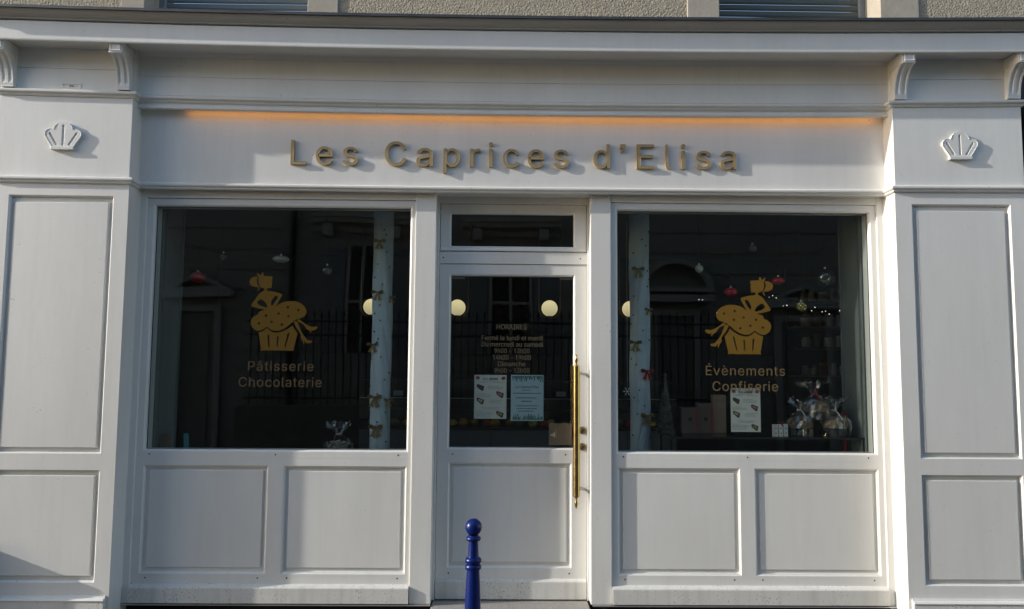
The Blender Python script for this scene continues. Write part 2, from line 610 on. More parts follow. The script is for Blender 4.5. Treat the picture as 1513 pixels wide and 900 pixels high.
# ------------------------------------------------------------------ lettering: outlines of a grotesque face, cap height = 1000
GL={
"'":(0.405,"101,626 160,1000 297,1000 193,626"),
'-':(0.891,"662,481 662,369 224,369 224,481"),
'0':(0.891,"446,-13 375,-7 312,14 255,47 207,94 167,152 135,223 112,305 99,397 99,602 113,694 136,776 168,847 208,906 256,952 312,986 375,1007 446,1013 516,1007 579,986 635,952 683,906 723,847 755,776 778,694 792,602 792,397 778,305 755,223 724,152 684,94 636,47 580,14 516,-7;446,97 492,103 534,118 570,145 602,181 649,283 673,419 673,581 649,717 602,819 570,855 534,882 492,898 446,903 399,898 357,882 320,855 263,773 227,653 215,499 227,347 263,227 320,145 357,118 399,103"),
'1':(0.891,"150,0 150,107 768,107 768,0;542,1000 542,0 417,0 417,881 169,703 169,839 390,1000"),
'3':(0.891,"369,-10 261,19 172,75 111,156 94,205 86,259 215,259 232,197 270,149 325,116 430,98 506,108 571,136 618,183 644,246 644,320 621,386 574,439 499,474 395,487 308,487 308,588 566,889 137,889 137,1000 732,1000 732,905 415,547 415,568 486,570 549,562 606,542 655,514 696,479 729,437 753,390 768,339 768,229 753,177 728,130 655,53 553,3 493,-9"),
'4':(0.891,"78,207 78,311 485,1000 611,1000 213,319 812,319 812,207;554,0 554,624 674,624 674,0"),
'9':(0.891,"504,1009 559,995 610,971 654,939 692,900 723,854 746,801 764,682 750,583 706,473 619,331 394,0 256,0 593,487 604,487 547,420 455,384 370,387 269,421 192,486 142,577 125,691 129,752 143,807 166,858 235,941 330,995 385,1009;408,902 342,877 291,831 258,767 246,691 258,614 291,551 342,506 408,482 482,482 548,505 599,550 632,613 644,689 632,766 599,830 548,877 482,902"),
'A':(0.943,"32,0 396,1000 543,1000 910,0 777,0 456,940 482,940 374,595 167,0;216,279 216,391 727,391 727,279"),
'C':(1.003,"442,-6 366,14 295,49 233,96 180,156 137,227 105,308 86,399 79,499 86,600 105,691 137,773 180,844 233,903 295,951 366,986 442,1006 575,1011 669,991 753,952 824,896 880,822 918,734 930,685 803,685 765,776 702,842 620,883 526,896 466,891 411,875 361,850 316,814 277,769 246,715 222,652 208,580 208,419 222,347 246,284 278,230 316,185 361,150 412,124 467,109 589,110 677,142 747,200 793,283 803,315 930,315 902,220 855,140 791,74 713,26 623,-3 576,-11"),
'D':(0.987,"189,0 189,112 499,117 567,133 625,159 674,194 714,239 745,293 767,355 785,502 767,647 745,709 715,762 676,806 628,842 572,867 507,883 183,888 183,1000 536,993 619,973 693,940 757,895 810,838 852,769 883,689 901,601 907,502 901,403 883,313 852,233 809,164 755,106 689,60 613,27 527,7;245,1000 245,0 118,0 118,1000"),
'E':(0.823,"118,0 118,1000 732,1000 732,888 245,888 245,562 699,562 699,450 245,450 245,112 738,112 738,0"),
'F':(0.806,"118,0 118,1000 726,1000 726,888 245,888 245,547 681,547 681,435 245,435 245,0"),
'H':(1.016,"118,0 118,1000 245,1000 245,568 771,568 771,1000 898,1000 898,0 771,0 771,456 245,456 245,0"),
'I':(0.591,"61,0 61,112 232,112 232,888 61,888 61,1000 530,1000 530,888 359,888 359,112 530,112 530,0"),
'L':(0.772,"118,0 118,1000 245,1000 245,112 710,112 710,0"),
'N':(1.029,"118,0 118,1000 268,1000 813,108 796,105 784,383 784,1000 911,1000 911,0 760,0 211,889 234,892 246,572 246,0"),
'O':(1.048,"525,-13 442,-6 366,14 296,49 233,96 181,156 137,227 105,308 86,399 79,499 86,600 105,691 137,773 181,844 233,903 296,951 366,986 442,1006 525,1013 608,1006 684,986 754,951 816,903 869,844 912,773 944,691 963,600 969,499 963,399 944,308 912,227 869,156 816,96 754,49 684,14 608,-6;525,104 583,109 637,124 687,149 732,184 771,229 803,283 827,347 841,419 841,581 827,653 803,717 771,771 732,816 687,851 637,876 583,891 525,896 467,891 413,876 362,850 317,815 278,770 246,716 222,653 208,580 208,419 222,347 246,284 278,229 317,185 362,150 413,124 467,109"),
'P':(0.874,"118,0 118,1000 535,995 599,981 653,958 699,927 737,889 766,845 799,741 799,626 766,522 737,477 699,439 653,407 599,384 535,370 215,365 215,477 506,479 584,503 637,548 667,610 677,683 667,757 637,818 584,862 505,886 245,889 245,0"),
'R':(0.883,"118,0 118,1000 536,996 600,982 655,960 701,931 738,894 767,851 801,750 801,634 767,534 738,491 701,456 654,427 599,406 464,389 189,389 189,501 508,504 585,524 638,564 669,621 679,692 669,765 638,823 585,864 507,886 245,889 245,0;694,0 452,450 595,450 841,0"),
'S':(0.878,"370,-13 251,18 159,78 126,118 100,163 75,268 205,268 224,200 266,149 327,115 440,97 524,106 596,135 648,181 676,240 676,304 653,352 582,402 285,497 221,529 169,568 132,615 110,670 102,732 107,786 122,836 147,880 222,952 325,998 446,1013 568,998 668,952 741,882 766,839 788,743 663,743 652,789 629,828 594,860 550,883 499,897 401,899 329,880 273,845 238,796 226,738 240,679 305,619 645,504 732,444 776,388 800,316 798,220 784,170 760,125 727,84 685,49 636,21 578,0 512,-13"),
'a':(0.765,"268,-14 186,10 119,56 75,124 60,212 71,287 104,341 182,394 521,462 539,484 534,560 511,603 471,633 385,650 293,634 217,574 197,538 81,572 125,650 187,704 261,738 409,755 532,725 589,688 634,630 659,546 662,0 544,0 544,102 536,102 475,31 391,-8;377,92 448,115 499,157 531,211 542,271 542,373 240,302 203,274 183,233 189,161 233,113 306,91"),
'c':(0.778,"343,-11 283,5 230,32 182,69 142,114 110,167 86,228 72,295 72,443 86,511 110,572 142,626 182,671 230,707 283,734 343,750 478,749 572,716 648,658 700,576 711,544 595,515 546,598 455,644 361,644 320,631 256,581 213,508 192,418 192,320 213,231 256,158 320,108 432,92 532,130 592,211 598,230 713,201 671,110 602,42 512,-1 444,-14"),
'd':(0.834,"324,-11 269,5 219,32 175,68 138,113 107,166 85,228 67,371 85,514 108,575 138,628 176,673 220,709 270,735 325,750 428,753 497,733 602,628 611,628 611,1000 731,1000 731,0 615,0 615,115 603,115 545,42 464,-6 427,-13;445,96 517,128 570,187 602,270 613,372 602,473 570,555 518,613 445,644 358,644 284,612 232,552 200,470 189,372 200,273 232,190 285,129 358,96"),
'e':(0.794,"348,-11 285,5 230,32 182,69 142,113 109,167 86,227 72,294 72,441 86,508 109,569 140,624 179,669 226,706 280,734 339,750 444,753 522,735 595,697 657,637 702,554 726,445 730,333 147,333 147,434 664,434 609,397 598,488 567,563 516,617 446,645 360,645 288,616 234,563 200,493 189,415 192,297 217,209 265,144 333,104 446,92 522,114 577,162 601,207 717,179 684,108 629,50 555,9 466,-13"),
'f':(0.499,"448,746 448,643 13,643 13,746;158,0 162,889 188,955 236,1003 299,1032 477,1024 447,921 383,932 323,919 290,883 279,823 279,0"),
'h':(0.806,"223,0 103,0 103,1000 223,1000 223,565 201,565 227,627 260,676 299,712 344,736 393,751 495,752 580,724 646,669 688,585 702,472 702,0 582,0 577,516 562,562 537,598 503,625 461,642 378,644 316,624 267,583 235,523 226,487"),
'i':(0.328,"103,0 103,746 223,746 223,0;143,873 106,894 84,929 84,971 106,1006 143,1027 187,1027 224,1006 246,971 246,929 224,894 187,873"),
'l':(0.372,"221,0 178,15 145,40 122,73 108,115 103,1000 223,1000 229,140 248,111 334,107 355,5 289,-4"),
'm':(1.199,"103,0 103,746 220,746 221,581 211,581 240,651 284,704 368,750 431,759 482,754 527,737 565,709 595,672 617,629 631,579 614,579 642,646 688,699 748,737 820,757 901,756 977,731 1039,680 1080,604 1095,501 1095,0 974,0 969,548 954,586 929,615 861,646 791,647 736,629 694,593 668,545 659,486 659,0 539,0 534,550 520,583 497,611 432,645 363,647 286,613 247,568 226,506 223,0"),
'n':(0.805,"223,0 103,0 103,746 219,746 220,565 201,565 227,627 260,676 299,712 344,736 393,751 495,752 580,724 645,669 688,585 702,472 702,0 582,0 577,516 562,562 537,598 503,625 461,642 378,644 316,624 267,583 235,523 226,487"),
'o':(0.816,"407,-16 343,-11 283,5 230,32 182,69 142,114 110,167 86,228 72,295 72,443 86,511 110,572 142,626 182,671 230,707 283,734 343,750 407,756 473,750 533,734 587,707 634,671 674,626 706,572 730,511 744,443 744,295 730,228 706,167 674,114 634,69 587,32 533,5 473,-11;455,96 496,108 561,158 604,231 625,320 625,417 604,507 561,581 496,631 407,648 320,631 256,581 213,508 192,418 192,320 213,231 256,158 320,108 361,96"),
'p':(0.834,"103,-281 103,746 220,746 220,628 232,628 288,699 369,745 450,756 510,750 565,735 615,709 659,673 697,628 727,575 749,514 767,371 749,228 727,166 697,113 660,68 616,32 566,5 511,-11 408,-13 339,7 232,115 223,115 223,-281;477,96 549,129 602,190 634,273 645,372 634,470 603,552 550,612 477,644 389,644 317,613 264,555 232,473 221,372 232,270 265,187 318,128 390,96"),
'r':(0.509,"103,0 103,746 219,746 219,631 227,631 268,696 336,741 479,754 479,634 373,638 313,618 265,582 234,530 223,466 223,0"),
's':(0.717,"308,-14 220,7 150,47 98,107 70,185 185,209 218,142 276,102 356,89 446,104 506,146 522,173 524,227 499,267 450,295 231,353 181,378 142,409 114,446 98,489 96,579 128,652 188,707 270,743 368,756 460,745 533,715 588,667 625,605 637,570 527,545 499,597 449,639 368,654 289,640 233,600 218,574 217,519 244,478 299,449 513,392 563,368 602,337 629,300 646,258 647,167 614,93 552,34 464,-3 413,-13"),
't':(0.447,"401,746 401,643 13,643 13,746;128,926 248,926 250,162 267,120 306,100 397,105 419,3 331,-8 271,-2 221,14 181,42 151,80 133,127 128,183"),
'u':(0.806,"310,-7 226,21 160,77 118,161 103,273 103,746 223,746 229,229 244,184 269,147 303,120 345,104 428,101 490,122 539,163 571,223 582,300 582,746 702,746 702,0 586,0 586,181 604,181 578,118 545,69 505,33 461,9 412,-5"),
'v':(0.765,"319,0 34,746 166,746 404,41 362,41 440,305 599,746 730,746 445,0"),
'É':(0.823,"118,0 118,1000 732,1000 732,888 245,888 245,562 699,562 699,450 245,450 245,112 738,112 738,0;375,1097 469,1295 603,1295 474,1097"),
'â':(0.765,"268,-14 186,10 119,56 75,124 60,212 71,287 104,341 182,394 521,462 539,484 534,560 511,603 471,633 385,650 293,634 217,574 197,538 81,572 125,650 187,704 261,738 409,755 532,725 589,688 634,630 659,546 662,0 544,0 544,102 536,102 475,31 391,-8;377,92 448,115 499,157 531,211 542,271 542,373 240,302 203,274 183,233 189,161 233,113 306,91;275,856 157,856 315,1040 429,1040 587,856 467,856 372,973"),
'è':(0.794,"348,-11 285,5 230,32 182,69 142,113 109,167 86,227 72,294 72,441 86,508 109,569 140,624 179,669 226,706 280,734 339,750 444,753 522,735 595,697 657,637 702,554 726,445 730,333 147,333 147,434 664,434 609,397 598,488 567,563 516,617 446,645 360,645 288,616 234,563 200,493 189,415 192,297 217,209 265,144 333,104 446,92 522,114 577,162 601,207 717,179 684,108 629,50 555,9 466,-13;353,843 223,1040 358,1040 452,843"),
'é':(0.794,"348,-11 285,5 230,32 182,69 142,113 109,167 86,227 72,294 72,441 86,508 109,569 140,624 179,669 226,706 280,734 339,750 444,753 522,735 595,697 657,637 702,554 726,445 730,333 147,333 147,434 664,434 609,397 598,488 567,563 516,617 446,645 360,645 288,616 234,563 200,493 189,415 192,297 217,209 265,144 333,104 446,92 522,114 577,162 601,207 717,179 684,108 629,50 555,9 466,-13;348,843 442,1040 576,1040 446,843"),
}


def glyph(ch):
    """advance and list of (outer loop, [holes]) in cap heights"""
    a, s = GL[ch]
    loops = [[tuple(int(k) / 1000 for k in p.split(',')) for p in lp.split()] for lp in s.split(';')]
    if ch == '1':
        loops = loops[1:]
    if ch == "'":
        loops = [[(.10, 1.0), (.27, 1.0), (.27, .86), (.25, .76), (.19, .69), (.12, .66), (.10, .70), (.15, .74), (.175, .80), (.175, .84), (.10, .84)]]
    outs = []
    for i, l in enumerate(loops):
        par = [j for j, k in enumerate(loops) if j != i and all(inside(p, k) for p in l)]
        outs.append(par)
    res = []
    for i, l in enumerate(loops):
        if not outs[i]:
            res.append((l, [loops[j] for j in range(len(loops)) if i in outs[j]]))
    return a, res


def text_mesh(mb, s, xa, xb, zb, cap, y0, y1, bold=0.0, shear=0.0):
    """flat lettering set between xa and xb on the baseline zb"""
    pos, x = [], 0.0
    for ch in s:
        if ch == ' ':
            x += 0.38
            continue
        a, parts = glyph(ch)
        pos.append((x, parts))
        x += a
    lo = min(p[0] + q[0] for p in pos[:1] for part in p[1] for q in part[0])
    hi = max(p[0] + q[0] for p in pos[-1:] for part in p[1] for q in part[0])
    # glyphs keep their shape; the spare width goes into the tracking
    n = len(pos)
    track = ((xb - xa) - (hi - lo) * cap)
    k = 0
    for i, (px, parts) in enumerate(pos):
        sq = cap
        off = track * (i / max(1, n - 1))
        if track < 0:
            sq = (xb - xa) / (hi - lo)
            off = 0
        for outer, holes in parts:
            d = 0.00015 * (k % 3)
            k += 1
            f = lambda q: (xa + (px - lo + q[0] + shear * q[1]) * sq + off, zb + q[1] * cap)
            mb.prism([[f(q) for q in outer]] + [[f(q) for q in h] for h in holes], y0 - d, y1)
    return mb


# ------------------------------------------------------------------ setting: ground
structure(MB().box(-60, 60, -60, 40, -0.6, -0.135).build('ground', ASPHALT))
structure(MB().box(-40, 40, -6.6, -2.15, -0.12, -0.11).build('road', ASPHALT))
structure(MB().box(-40, 40, -2.0, 0.2, -0.13, 0.0).build('pavement', PAVING))
structure(MB().box(-40, 40, -9.0, -6.75, -0.13, 0.0).build('opposite_pavement', PAVING))
for nm, ya, yb in (('kerb', -2.15, -2.004), ('opposite_kerb', -6.746, -6.6)):
    k = structure(MB().box(-40, 40, ya + .02, yb - .02, -0.13, -0.03).build(nm, GAP))
    me = None
    for i in range(16):
        x = -8 + i
        if me is None:
            ob = MB().box(0.004, 0.996, ya, yb, -0.129, 0.004).build('kerb_stone', KERB, k, bevel=.012)
            me = ob
        else:
            ob = me.copy()
            COL.objects.link(ob)
            ob.parent = k
        ob.location = (x, 0, 0)
# pavement slabs near the shop
pv = bpy.data.objects['pavement']
slab = None
for r_ in range(3):
    for c_ in range(14):
        if slab is None:
            slab = MB().box(0.004, 0.596, 0.004, 0.596, 0.002, 0.014).build('slab', PAVING, pv, bevel=.004)
            ob = slab
        else:
            ob = slab.copy()
            COL.objects.link(ob)
            ob.parent = pv
        ob.location = (-4.2 + c_ * 0.6 + (0.3 if r_ % 2 else 0), -1.96 + r_ * 0.6, 0)

stp = MB().box(-0.468, 0.606, -0.16, 0.40, 0.0, 0.088, nx=3).build('door_step', GRANITE, bevel=0.008, kind='structure')
stp['label'] = 'grey granite step in front of the shop door'

# ------------------------------------------------------------------ shopfront
SF = empty('shopfront', (0.07, 0.1, 0.0))
tag(SF, 'white painted timber shopfront with glazed door and two display windows', 'shopfront')
GROOVE = [(0, 0), (.007, .006), (.009, .020)]


def prof(y, pts):
    return [(i, y + d) for i, d in pts]


# --- pilasters -----------------------------------------------------
def pilaster(x0, x1, hx0, hx1):
    Y = 0.0
    HL = (hx0, hx1, 0.28, 1.002)
    HU = (hx0, hx1, 1.108, 2.829)
    body = MB().sheet(x0, x1, 0.0, 3.52, [HL, HU], Y, 0.30, prof(Y, [(0, 0), (.008, .009), (.010, .026)]))
    p = body.build('pilaster', PAINT, SF, warp=True)
    for H in (HL, HU):
        q = MB().loft(*H, prof(Y, [(.004, .027), (.036, .027), (.038, .011), (.041, .008)]), cap=True)
        q.build('panel', PAINT, p)
    # header block above the belt moulding stands a little proud
    MB().loft(x0, x1, 2.955, 3.492, [(-.0005, .02), (-.0005, -.002), (.002, -.004)], cap=True, nx=4).build('header_block', PAINT, p, warp=True)
    # plinth
    MB().box(x0 - .012 if x0 < 0 else x0 + .020, x1 + (-.020 if x0 < 0 else .012), -.028, .05, 0.0, .168).build('plinth', PAINT_LOW, p, bevel=.003)
    MB().sweep([(x0 + .020, 0.001), (x1 - .002, 0.001)] if x0 > 0 else [(x0 + .002, 0.001), (x1 - .020, 0.001)],
               [(0, .168), (.034, .168), (.036, .174), (.030, .183), (.012, .188), (.010, .197), (0, .197)]).build('plinth_moulding', PAINT, p)
    # carved shell ornament
    cx = (x0 + x1) / 2 - (.0 if x0 < 0 else -.003)
    cz = 3.128
    out = [(-.075, .022), (-.125, .095), (-.124, .118), (-.108, .134), (-.086, .140), (-.066, .137), (-.058, .158), (-.034, .180), (0, .188),
           (.034, .180), (.058, .158), (.066, .137), (.086, .140), (.108, .134), (.124, .118), (.125, .095), (.075, .022)]
    def slot(ax, az, bx, bz, w):
        d = Vector((bx - ax, bz - az)).normalized()
        n = Vector((-d.y, d.x)) * w
        P = []
        for k in range(5):
            t = math.pi * k / 4
            P.append((bx + n.x * math.cos(t) + d.x * w * math.sin(t), bz + n.y * math.cos(t) + d.y * w * math.sin(t)))
        for k in range(5):
            t = math.pi * k / 4
            P.append((ax - n.x * math.cos(t) - d.x * w * math.sin(t), az - n.y * math.cos(t) - d.y * w * math.sin(t)))
        return P
    holes = [slot(-.045, .036, -.093, .110, .0075), slot(0, .034, 0, .162, .0075), slot(.045, .036, .093, .110, .0075)]
    sh = lambda L: [(cx + a * .97, cz + b) for a, b in L]
    s = MB().prism([sh(out)] + [sh(h) for h in holes], -.021, -.0045).build('shell_ornament', PAINT, p, bevel=.0025, warp=True)
    MB().box(cx - .078, cx + .078, -.030, -.0045, cz - .001, cz + .020).build('shell_base', PAINT, s, bevel=.003, warp=True)
    MB().prism([sh([(a * .97, b * .97 + .003) for a, b in out])], -.0130, -.0048).build('shell_ground', PAINT, s, warp=True)
    return p


PL = pilaster(-3.452, -2.545, -3.352, -2.645)
PR = pilaster(2.69, 3.59, 2.804, 3.488)
tag(PL, 'left pilaster with carved shell')
tag(PR, 'right pilaster with carved shell')

# --- belt mouldings, frieze, cornice ---------------------------------
XL, XR, XL2, XR2 = -2.545, 2.69, -3.452, 3.59
belt = [(0, 2.908), (.010, 2.908), (.016, 2.914), (.017, 2.922), (.027, 2.928), (.030, 2.934), (.030, 2.944), (.020, 2.952), (0, 2.957)]
MB().sweep([(XL2, 0), (XL, 0), (XL, .13), (XR, .13), (XR, 0), (XR2, 0), (XR2, .2)], belt).build('belt_moulding', PAINT, SF, warp=True)
capm = [(0, 3.492), (.010, 3.492), (.015, 3.499), (.016, 3.506), (.026, 3.512), (.034, 3.514), (.036, 3.520), (.036, 3.530), (.020, 3.538), (0, 3.541)]
MB().sweep([(XL2, 0), (XL, 0), (XL, .065), (XR, .065), (XR, 0), (XR2, 0), (XR2, .2)], capm).build('cap_moulding', PAINT, SF, warp=True)

SIGN = MB().box(XL, XR, .13, .30, 2.92, 3.47, nx=16).build('sign_board', PAINT, SF, warp=True)
MB().sweep([(XL + .001, .068), (XR - .001, .068)], [(-.06, 3.482), (-.012, 3.482), (-.012, 3.449), (.006, 3.449), (.012, 3.454), (.012, 3.468),
                                     (.004, 3.476), (.004, 3.4915), (-.06, 3.4915)]).build('sign_hood', PAINT, SIGN, warp=True)
LED = MB().box(-2.235, 2.655, .0803, .0825, 3.462, 3.478, nx=14).build('light_strip', LEDM, SIGN, warp=True)
ld = bpy.data.lights.new('light_strip_lamp', 'AREA')
ld.shape = 'RECTANGLE'
ld.size, ld.size_y = 4.86 / 12, 0.01
ld.energy = 0.062
ld.color = (1.0, 0.40, 0.08)
ld.spread = R(172)
for k in range(12):
    lo = bpy.data.objects.new('light_strip_lamp', ld)
    COL.objects.link(lo)
    x = -2.22 + 4.86 * (k + .5) / 12
    lo.parent = SIGN
    lo.location = Vector((x, .0845, 3.464 + bow(x, 3.46))) - world_loc(SIGN)
    lo.rotation_euler = (R(14), -.006 * (x - .07), 0)

# frieze: two boards with a seam; the bay stands back behind the pilaster friezes
FR = MB().box(XL, XR, .045, .12, 3.54, 3.672, nx=16).build('frieze_board', PAINT, SF, warp=True)
MB().box(XL, XR, .0455, .12, 3.6745, 3.86, nx=16).build('frieze_board', PAINT, SF, warp=True)
for xa, xb in ((XL2, XL), (XR, XR2)):
    MB().box(xa, xb, -.001, .12, 3.54, 3.690, nx=4).build('frieze_board', PAINT, SF, warp=True)
    MB().box(xa, xb, -.0005, .12, 3.6925, 3.86, nx=4).build('frieze_board', PAINT, SF, warp=True)
pl_ = MB().loft(-3.035, -2.905, 3.556, 3.588, [(0, -.001), (0, -.005), (.004, -.006), (.007, -.005), (.007, -.0012)]).build('old_fixing_plate', PAINT, SF, warp=True)
MB().box(-2.985, -2.955, -.004, -.0012, 3.567, 3.572).build('fixing_screw', GAP, pl_, warp=True)
CX0, CX1 = -3.62, 3.76
COR = MB().sweep([(CX0, 0), (CX1, 0)], [(-.2, 3.835), (.155, 3.835), (.162, 3.829), (.162, 3.812), (.172, 3.808), (.184, 3.812), (.186, 3.820), (.186, 3.938), (.180, 3.944), (-.2, 3.944)]
                 ).build('cornice', PAINT, SF, warp=True)
MB().sweep([(CX0, 0), (CX1, 0)], [(-.05, 3.9505), (.178, 3.9505), (.192, 3.953), (.195, 3.960), (.203, 3.963), (.224, 3.975), (.244, 3.993), (.247, 4.000), (-.05, 4.000)]
           ).build('crown_moulding', MOULD_GREY, COR, warp=True)
MB().box(CX0, CX1, -.17, .1, 3.9445, 3.950, nx=16).build('shadow_joint', GAP, COR, warp=True)
MB().sweep([(CX0, 0), (CX1, 0)], [(-.15, 4.003), (.253, 4.003), (.256, 3.998), (.263, 3.998), (.263, 4.016), (.259, 4.018), (-.15, 4.075)]
           ).build('zinc_flashing', ZINC, COR, warp=True)
# soft cove where frieze meets soffit
MB().sweep([(XL, .045), (XR, .045)], [(0, 3.810), (.004, 3.812), (.010, 3.822), (.020, 3.832), (.022, 3.8345), (0, 3.8345)]).build('cove_moulding', PAINT, COR, warp=True)


# --- brackets --------------------------------------------------------
def bracket_mesh():
    w = .085
    cx = [0, .010, .0125, .0245, .027, .0385, .041, .044, .0465, .058, .0605, .0725, .075, .085]
    gr = [0, 0, .006, .006, 0, 0, 0, 0, 0, 0, .006, .006, 0, 0]
    cx = [0, .009, .013, .029, .033, .052, .056, .072, .076, .085]
    gr = [0, 0, .007, .007, 0, 0, .007, .007, 0, 0]
    # front profile from below the cap down to the frieze foot: concave sweep
    prof_ = []
    for i in range(13):
        t = i / 12
        a = t * math.pi / 2
        prof_.append((-.150 + .112 * math.sin(a) ** 1.1, .208 - .182 * (1 - math.cos(a)) - .0 * t))
    prof_ += [(-.036, .012), (-.036, 0.0)]
    mb = MB()
    n = len(prof_)
    m = len(cx)
    for i, (y, z) in enumerate(prof_):
        g = 1.0 if 1 <= i <= 11 else 0.0
        for x, d in zip(cx, gr):
            mb.v.append((x, y + d * g, z + d * g * .35))
    for i in range(n - 1):
        for j in range(m - 1):
            a = i * m + j
            mb.f.append((a + m, a + m + 1, a + 1, a))
    # sides
    for j, flip in ((0, False), (m - 1, True)):
        b = len(mb.v)
        mb.v += [(cx[j], .06, z) for y, z in prof_]
        for i in range(n - 1):
            q = (i * m + j, b + i, b + i + 1, (i + 1) * m + j)
            mb.f.append(q if flip else q[::-1])
    mb.f.append(((n - 1) * m, (n - 1) * m + m - 1, len(mb.v) - 1, len(mb.v) - 1 - n))
    return mb


br0 = None
cap0 = fac0 = None
for bx, nm in ((-3.432, 'outer left'), (-2.644, 'inner left'), (2.693, 'inner right'), (3.486, 'outer right')):
    bz = 3.541 + bow(bx, 3.54)
    loc = Vector((bx, 0, bz))
    if br0 is None:
        br0 = bracket_mesh().build('bracket', PAINT, SF, origin=(0, 0, 0), bevel=.0012)
        cap0 = MB().box(-.002, .087, -.160, .05, .209, .288).build('bracket_cap', PAINT, br0, bevel=.003)
        fac0 = MB().loft(.008, .077, .219, .278, [(0, -.158), (0, -.1605), (.003, -.1665), (.006, -.1665), (.010, -.1635)], cap=True).build('cap_face', PAINT, br0)
        b_, c_, f_ = br0, cap0, fac0
        cap0.location = fac0.location = (0, 0, 0)
    else:
        b_, c_, f_ = br0.copy(), cap0.copy(), fac0.copy()
        for q in (b_, c_, f_):
            COL.objects.link(q)
        b_.parent = SF
        c_.parent = f_.parent = b_
    b_.location = loc - SF.location
    c_.location = f_.location = (0, 0, 0)

# --- posts and side strips -------------------------------------------
for xa, xb in ((-.617, -.472), (.614, .757)):
    MB().box(xa, xb, .17, .42, .098, 2.93).build('post', PAINT, SF, bevel=.0035)
for xa, xb in ((XL - .004, -2.500), (2.645, XR + .004)):
    MB().box(xa, xb, .17, .42, .098, 2.93).build('side_strip', PAINT, SF, bevel=.003)
for xa, xb in ((-2.4995, -.6175), (.7575, 2.6445)):
    MB().box(xa, xb, .176, .42, 2.866, 2.93, nx=6).build('head_rail', PAINT, SF)


# --- display windows -------------------------------------------------
def bay(xa, xb, ga, gb, pans, side):
    GY = .188
    w = MB().sheet(xa, xb, 1.062, 2.8635, [(ga - .012, gb + .012, 1.108, 2.822)], GY, .27, prof(GY, [(0, 0), (.009, .006), (.012, .010), (.012, .040)])).build(
        'display_window', PAINT, SF)
    tag(w, side + ' display window')
    MB().box(ga - .004, gb + .004, .222, .229, 1.117, 2.815).build('pane', GLASS, w)
    MB().loft(ga - .001, gb + .001, 1.119, 2.811, [(0, .2215), (0, .2195), (.004, .2195), (.004, .2215)]).build('glazing_seal', GAP, w)
    MB().sheet(xa, xb, 1.05, 2.8635, [(ga - .001, gb + .001, 1.119, 2.811)], .300, .31, [(0, .300), (0, .236)]).build('inner_frame', PAINT, w)
    r = MB().sheet(xa, xb, .2265, 1.0615, [(a, b, .289, 1.013) for a, b in pans], GY, .27, prof(GY, [(0, 0), (.007, .006), (.012, .008), (.012, .026)]))
    r = r.build('stall_riser', PAINT, SF)
    tag(r, side + ' panelled riser below the window')
    for a, b in pans:
        MB().loft(a + .010, b - .010, .299, 1.003, prof(GY, [(0, .0225), (.026, .0225), (.0275, .0145), (.031, .0125)]), cap=True).build('panel', PAINT, r)
    MB().sweep([(xa + .003, .20), (xb - .003, .20)], [(0, .104), (.048, .104), (.050, .107), (.050, .203), (.046, .210), (.014, .224), (.0125, .2262), (0, .2262)]).build(
        'kickboard', PAINT_LOW, r)
    h = MB()
    for x in (ga + .035, (ga + gb) / 2 - .0, gb - .055):
        h.lathe([(.0055, -.0006), (.0055, .001)], (x, GY, 1.088), 8, axis='y')
    for a, b in pans:
        for x in (a + .045, b - .05):
            h.lathe([(.0055, -.0006), (.0055, .001)], (x, GY, .262), 8, axis='y')
    h.build('screw_hole', GAP, r, kind='stuff')
    return w, r


bay(-2.4995, -.6175, -2.446, -.655, [(-2.447, -1.596), (-1.494, -.651)], 'left')
bay(.7575, 2.6445, .806, 2.597, [(.803, 1.647), (1.746, 2.608)], 'right')
# sill channel and recessed dark base under the risers
for xa, xb in ((XL, -.472), (.614, XR)):
    b = MB().box(xa, xb, .24, .30, 0.0, .098).build('base_course', GAP, SF)
    MB().box(xa + .01, xb, .148, .24, .0925, .0975).build('sill_strip', ALU, b)

# --- transom and door -------------------------------------------------
DY = .308
MB().box(-.4715, -.4565, .285, .42, .09, 2.93).build('door_jamb', PAINT, SF, bevel=.002)
MB().box(.6015, .6135, .285, .42, .09, 2.93).build('door_jamb', PAINT, SF, bevel=.002)
MB().box(-.456, .601, .29, .42, 2.872, 2.93).build('head_rail', PAINT, SF)
MB().box(-.456, .601, .300, .42, 2.4355, 2.523).build('transom_bar', PAINT, SF, bevel=.003)
tw = MB().sheet(-.452, .597, 2.527, 2.869, [(-.385, .517, 2.556, 2.808)], DY, .40, prof(DY, [(0, 0), (.008, .006), (.010, .028)])).build('transom_window', PAINT, SF)
MB().box(-.378, .510, .332, .338, 2.563, 2.801).build('pane', GLASS, tw)
MB().sweep([(-.45, .308), (.596, .308)], [(0, 2.528), (.016, 2.528), (.018, 2.532), (.012, 2.545), (0, 2.551)]).build('drip_ledge', PAINT, tw)
DR = MB().sheet(-.4535, .5985, .094, 2.432, [(-.383, .518, 1.119, 2.361), (-.374, .494, .305, 1.026)], DY, .37,
                prof(DY, [(0, 0), (.007, .006), (.011, .009), (.011, .024)])).build('door', PAINT, SF)
tag(DR, 'glazed white door with brass pull')
MB().box(-.374, .509, .331, .338, 1.128, 2.352).build('pane', GLASS, DR)
MB().sheet(-.4535, .5985, 1.05, 2.432, [(-.371, .506, 1.131, 2.349)], .371, .375, [(0, .371), (0, .345)]).build('inner_frame', PAINT, DR)
MB().loft(-.364, .484, .315, 1.016, prof(DY, [(0, .0215), (.024, .0215), (.0255, .0135), (.029, .0115)]), cap=True).build('panel', PAINT, DR)
MB().sweep([(-.452, .311), (.597, .311)], [(0, .098), (.024, .098), (.026, .101), (.026, .214), (.023, .220), (.007, .232), (0, .234)]).build('kickboard', PAINT_LOW, DR)
h = MB()
